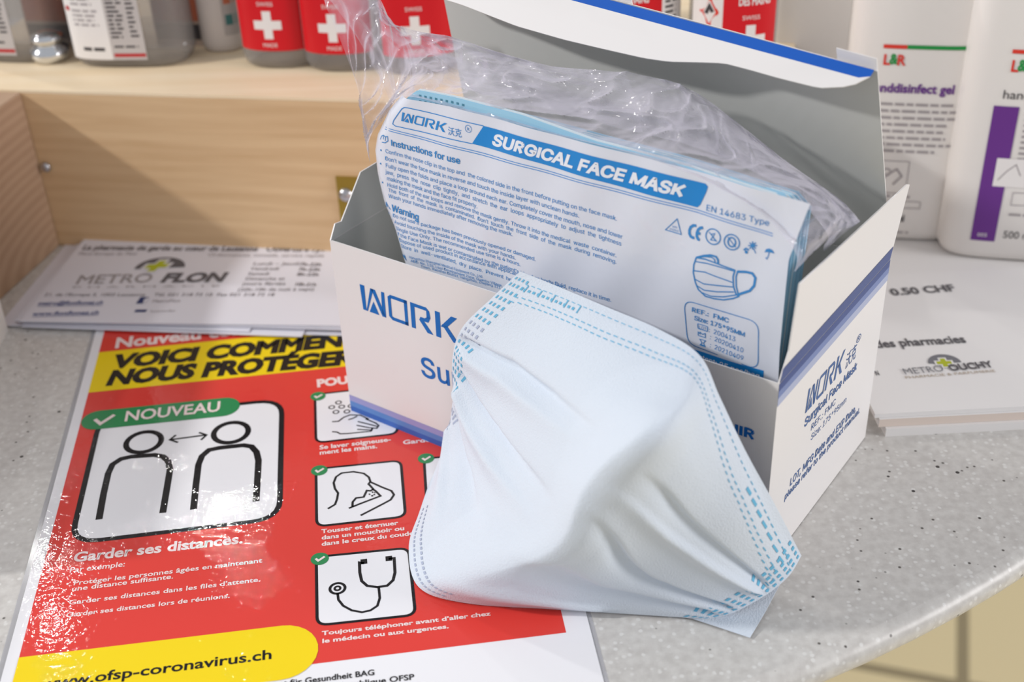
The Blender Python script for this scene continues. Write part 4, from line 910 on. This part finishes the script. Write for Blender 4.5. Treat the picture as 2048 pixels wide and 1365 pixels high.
if np.mean(nrm@(CAM-base.mean(axis=(0, 1)))) < 0: nrm = -nrm
MG = base.copy()
for i in range(NU+1):
    for j in range(NV+1):
        u, v = i/NU, j/NV; env = min(1, u/.05, (1-u)/.05, v/.05, (1-v)/.05)
        h = sum(crease(u, v, pl, wd, a) for pl, wd, a in CRE)*env*1.7+.0034*math.exp(-abs(u-.5-.02*math.sin(v*9))/.05)*max(0, min(1, (v-.12)/.2, (.92-v)/.25))+.0005*noise.noise(Vector((u*8, v*6, 2)))*env
        MG[i, j] = base[i, j]+nrm[i, j]*h
MG[:, :, 2] = np.maximum(MG[:, :, 2], .0011)
clen = np.linalg.norm(np.diff(MG, axis=1), axis=2).sum(axis=1)
def mpt(u, v, h):
    x, y = min(max(u, 0), .9999)*NU, min(max(v, 0), .9999)*NV; i, j = int(x), int(y); f, g = x-i, y-j
    q = lambda A: A[i, j]*(1-f)*(1-g)+A[i+1, j]*f*(1-g)+A[i, j+1]*(1-f)*g+A[i+1, j+1]*f*g
    return q(MG)+q(nrm)*h
MSK = mat('nonwoven', (218, 227, 238), .9, .1, bump=(1500, .0003, 'n')); STC = mat('weld_blue', (112, 184, 218), .8, .1); STG = mat('weld_grey', (176, 186, 208), .8, .1)
m = MB(); m.grid([[tuple(MG[i, j]) for j in range(NV+1)] for i in range(NU+1)], MSK)
BKG = MG-nrm*.0004; BKG[:, :, 2] = np.maximum(BKG[:, :, 2], .0008)
m.grid([[tuple(BKG[i, j]) for j in range(NV, -1, -1)] for i in range(NU+1)], MSK)
for ring in ([(i, 0) for i in range(NU+1)], [(i, NV) for i in range(NU+1)], [(0, j) for j in range(NV+1)], [(NU, j) for j in range(NV+1)]): m.grid([[tuple(MG[p]) for p in ring], [tuple(BKG[p]) for p in ring]], MSK)
def dash(u0, u1, v0, v1, mm): m.add([mpt(u0, v0, .0002), mpt(u1, v0, .0002), mpt(u1, v1, .0002), mpt(u0, v1, .0002)], [(0, 1, 2, 3)], mm)
ulen = np.concatenate([[0], np.cumsum(np.linalg.norm(np.diff(MG[:, 6], axis=0), axis=1))]); ulen /= ulen[-1]
for off_, mm in ((.0085, STC), (.0178, STC), (.0212, STC)):
    k = 0
    for k in range(62):
        u = .05+k*.0153
        if u > .985: break
        v0 = off_/clen[int(u*NU)]; dv = .0006/clen[int(u*NU)]; du = .0088
        if clen[int(u*NU)] < .05: v0 = off_/.05; dv = .0006/.05
        dash(u, u+du, v0, v0+dv, mm)
for k in range(14): u = .055+k*.0115; v0 = .0118/max(.05, clen[int(u*NU)]); (dash(u, u+.006, v0, v0+.014, STC) if k < 12 else None); (dash(u+.003, u+.006, v0-.02, v0+.02, STC) if k % 3 == 0 else None)
for k in range(7): u = .80+k*.024; v0 = .0120/max(.05, clen[int(u*NU)]); dash(u, u+.016, v0, v0+.018, STC)
for off_ in (.0035, .0065):
    for k in range(52):
        u = .24+k*.0145
        if u > .57: break
        v0 = 1-off_/max(.05, clen[int(u*NU)]); dash(u, u+.0085, v0, v0+.0045, STG)
for k in range(21):                                   # welded left end
    v = .05+k*.042
    for q in range(4): u = .010+q*.0125; dash(u, u+.0052, v, v+.019, STG if 7 <= k <= 9 or k > 15 else STC)
for k in range(13):                                   # welded right end
    v = .04+k*.074
    for q in range(4): u = .945+q*.0130; dash(u, u+.0062, v, v+.034, STC)
m.build('mask_front', fm, smooth=True)
m = MB(); il = [G(1300, 1222, .0008), G(1385, 1238, .0008), G(1440, 1256, .0009), G(1500, 1276, .001), G(1532, 1222, .003), G(1562, 1165, .006), G(1470, 1190, .004), G(1380, 1205, .003)]
cen = sum(il)/len(il); m.add([tuple(p) for p in il]+[tuple(cen)], [(i, (i+1) % 8, 8) for i in range(8)], MSK); m.build('inner_layer', fm, solid=.0003)
nb = [(1100, 572), (1135, 588), (1165, 598), (1180, 602), (1186, 611), (1160, 606), (1120, 596)]
m = MB(); P5 = Plane(BO-bnn*.0035, bu, ZZ); m.poly([tuple(P5.cast(*p)) for p in nb], MSK); m.build('nose_strip', fm, solid=.0006)
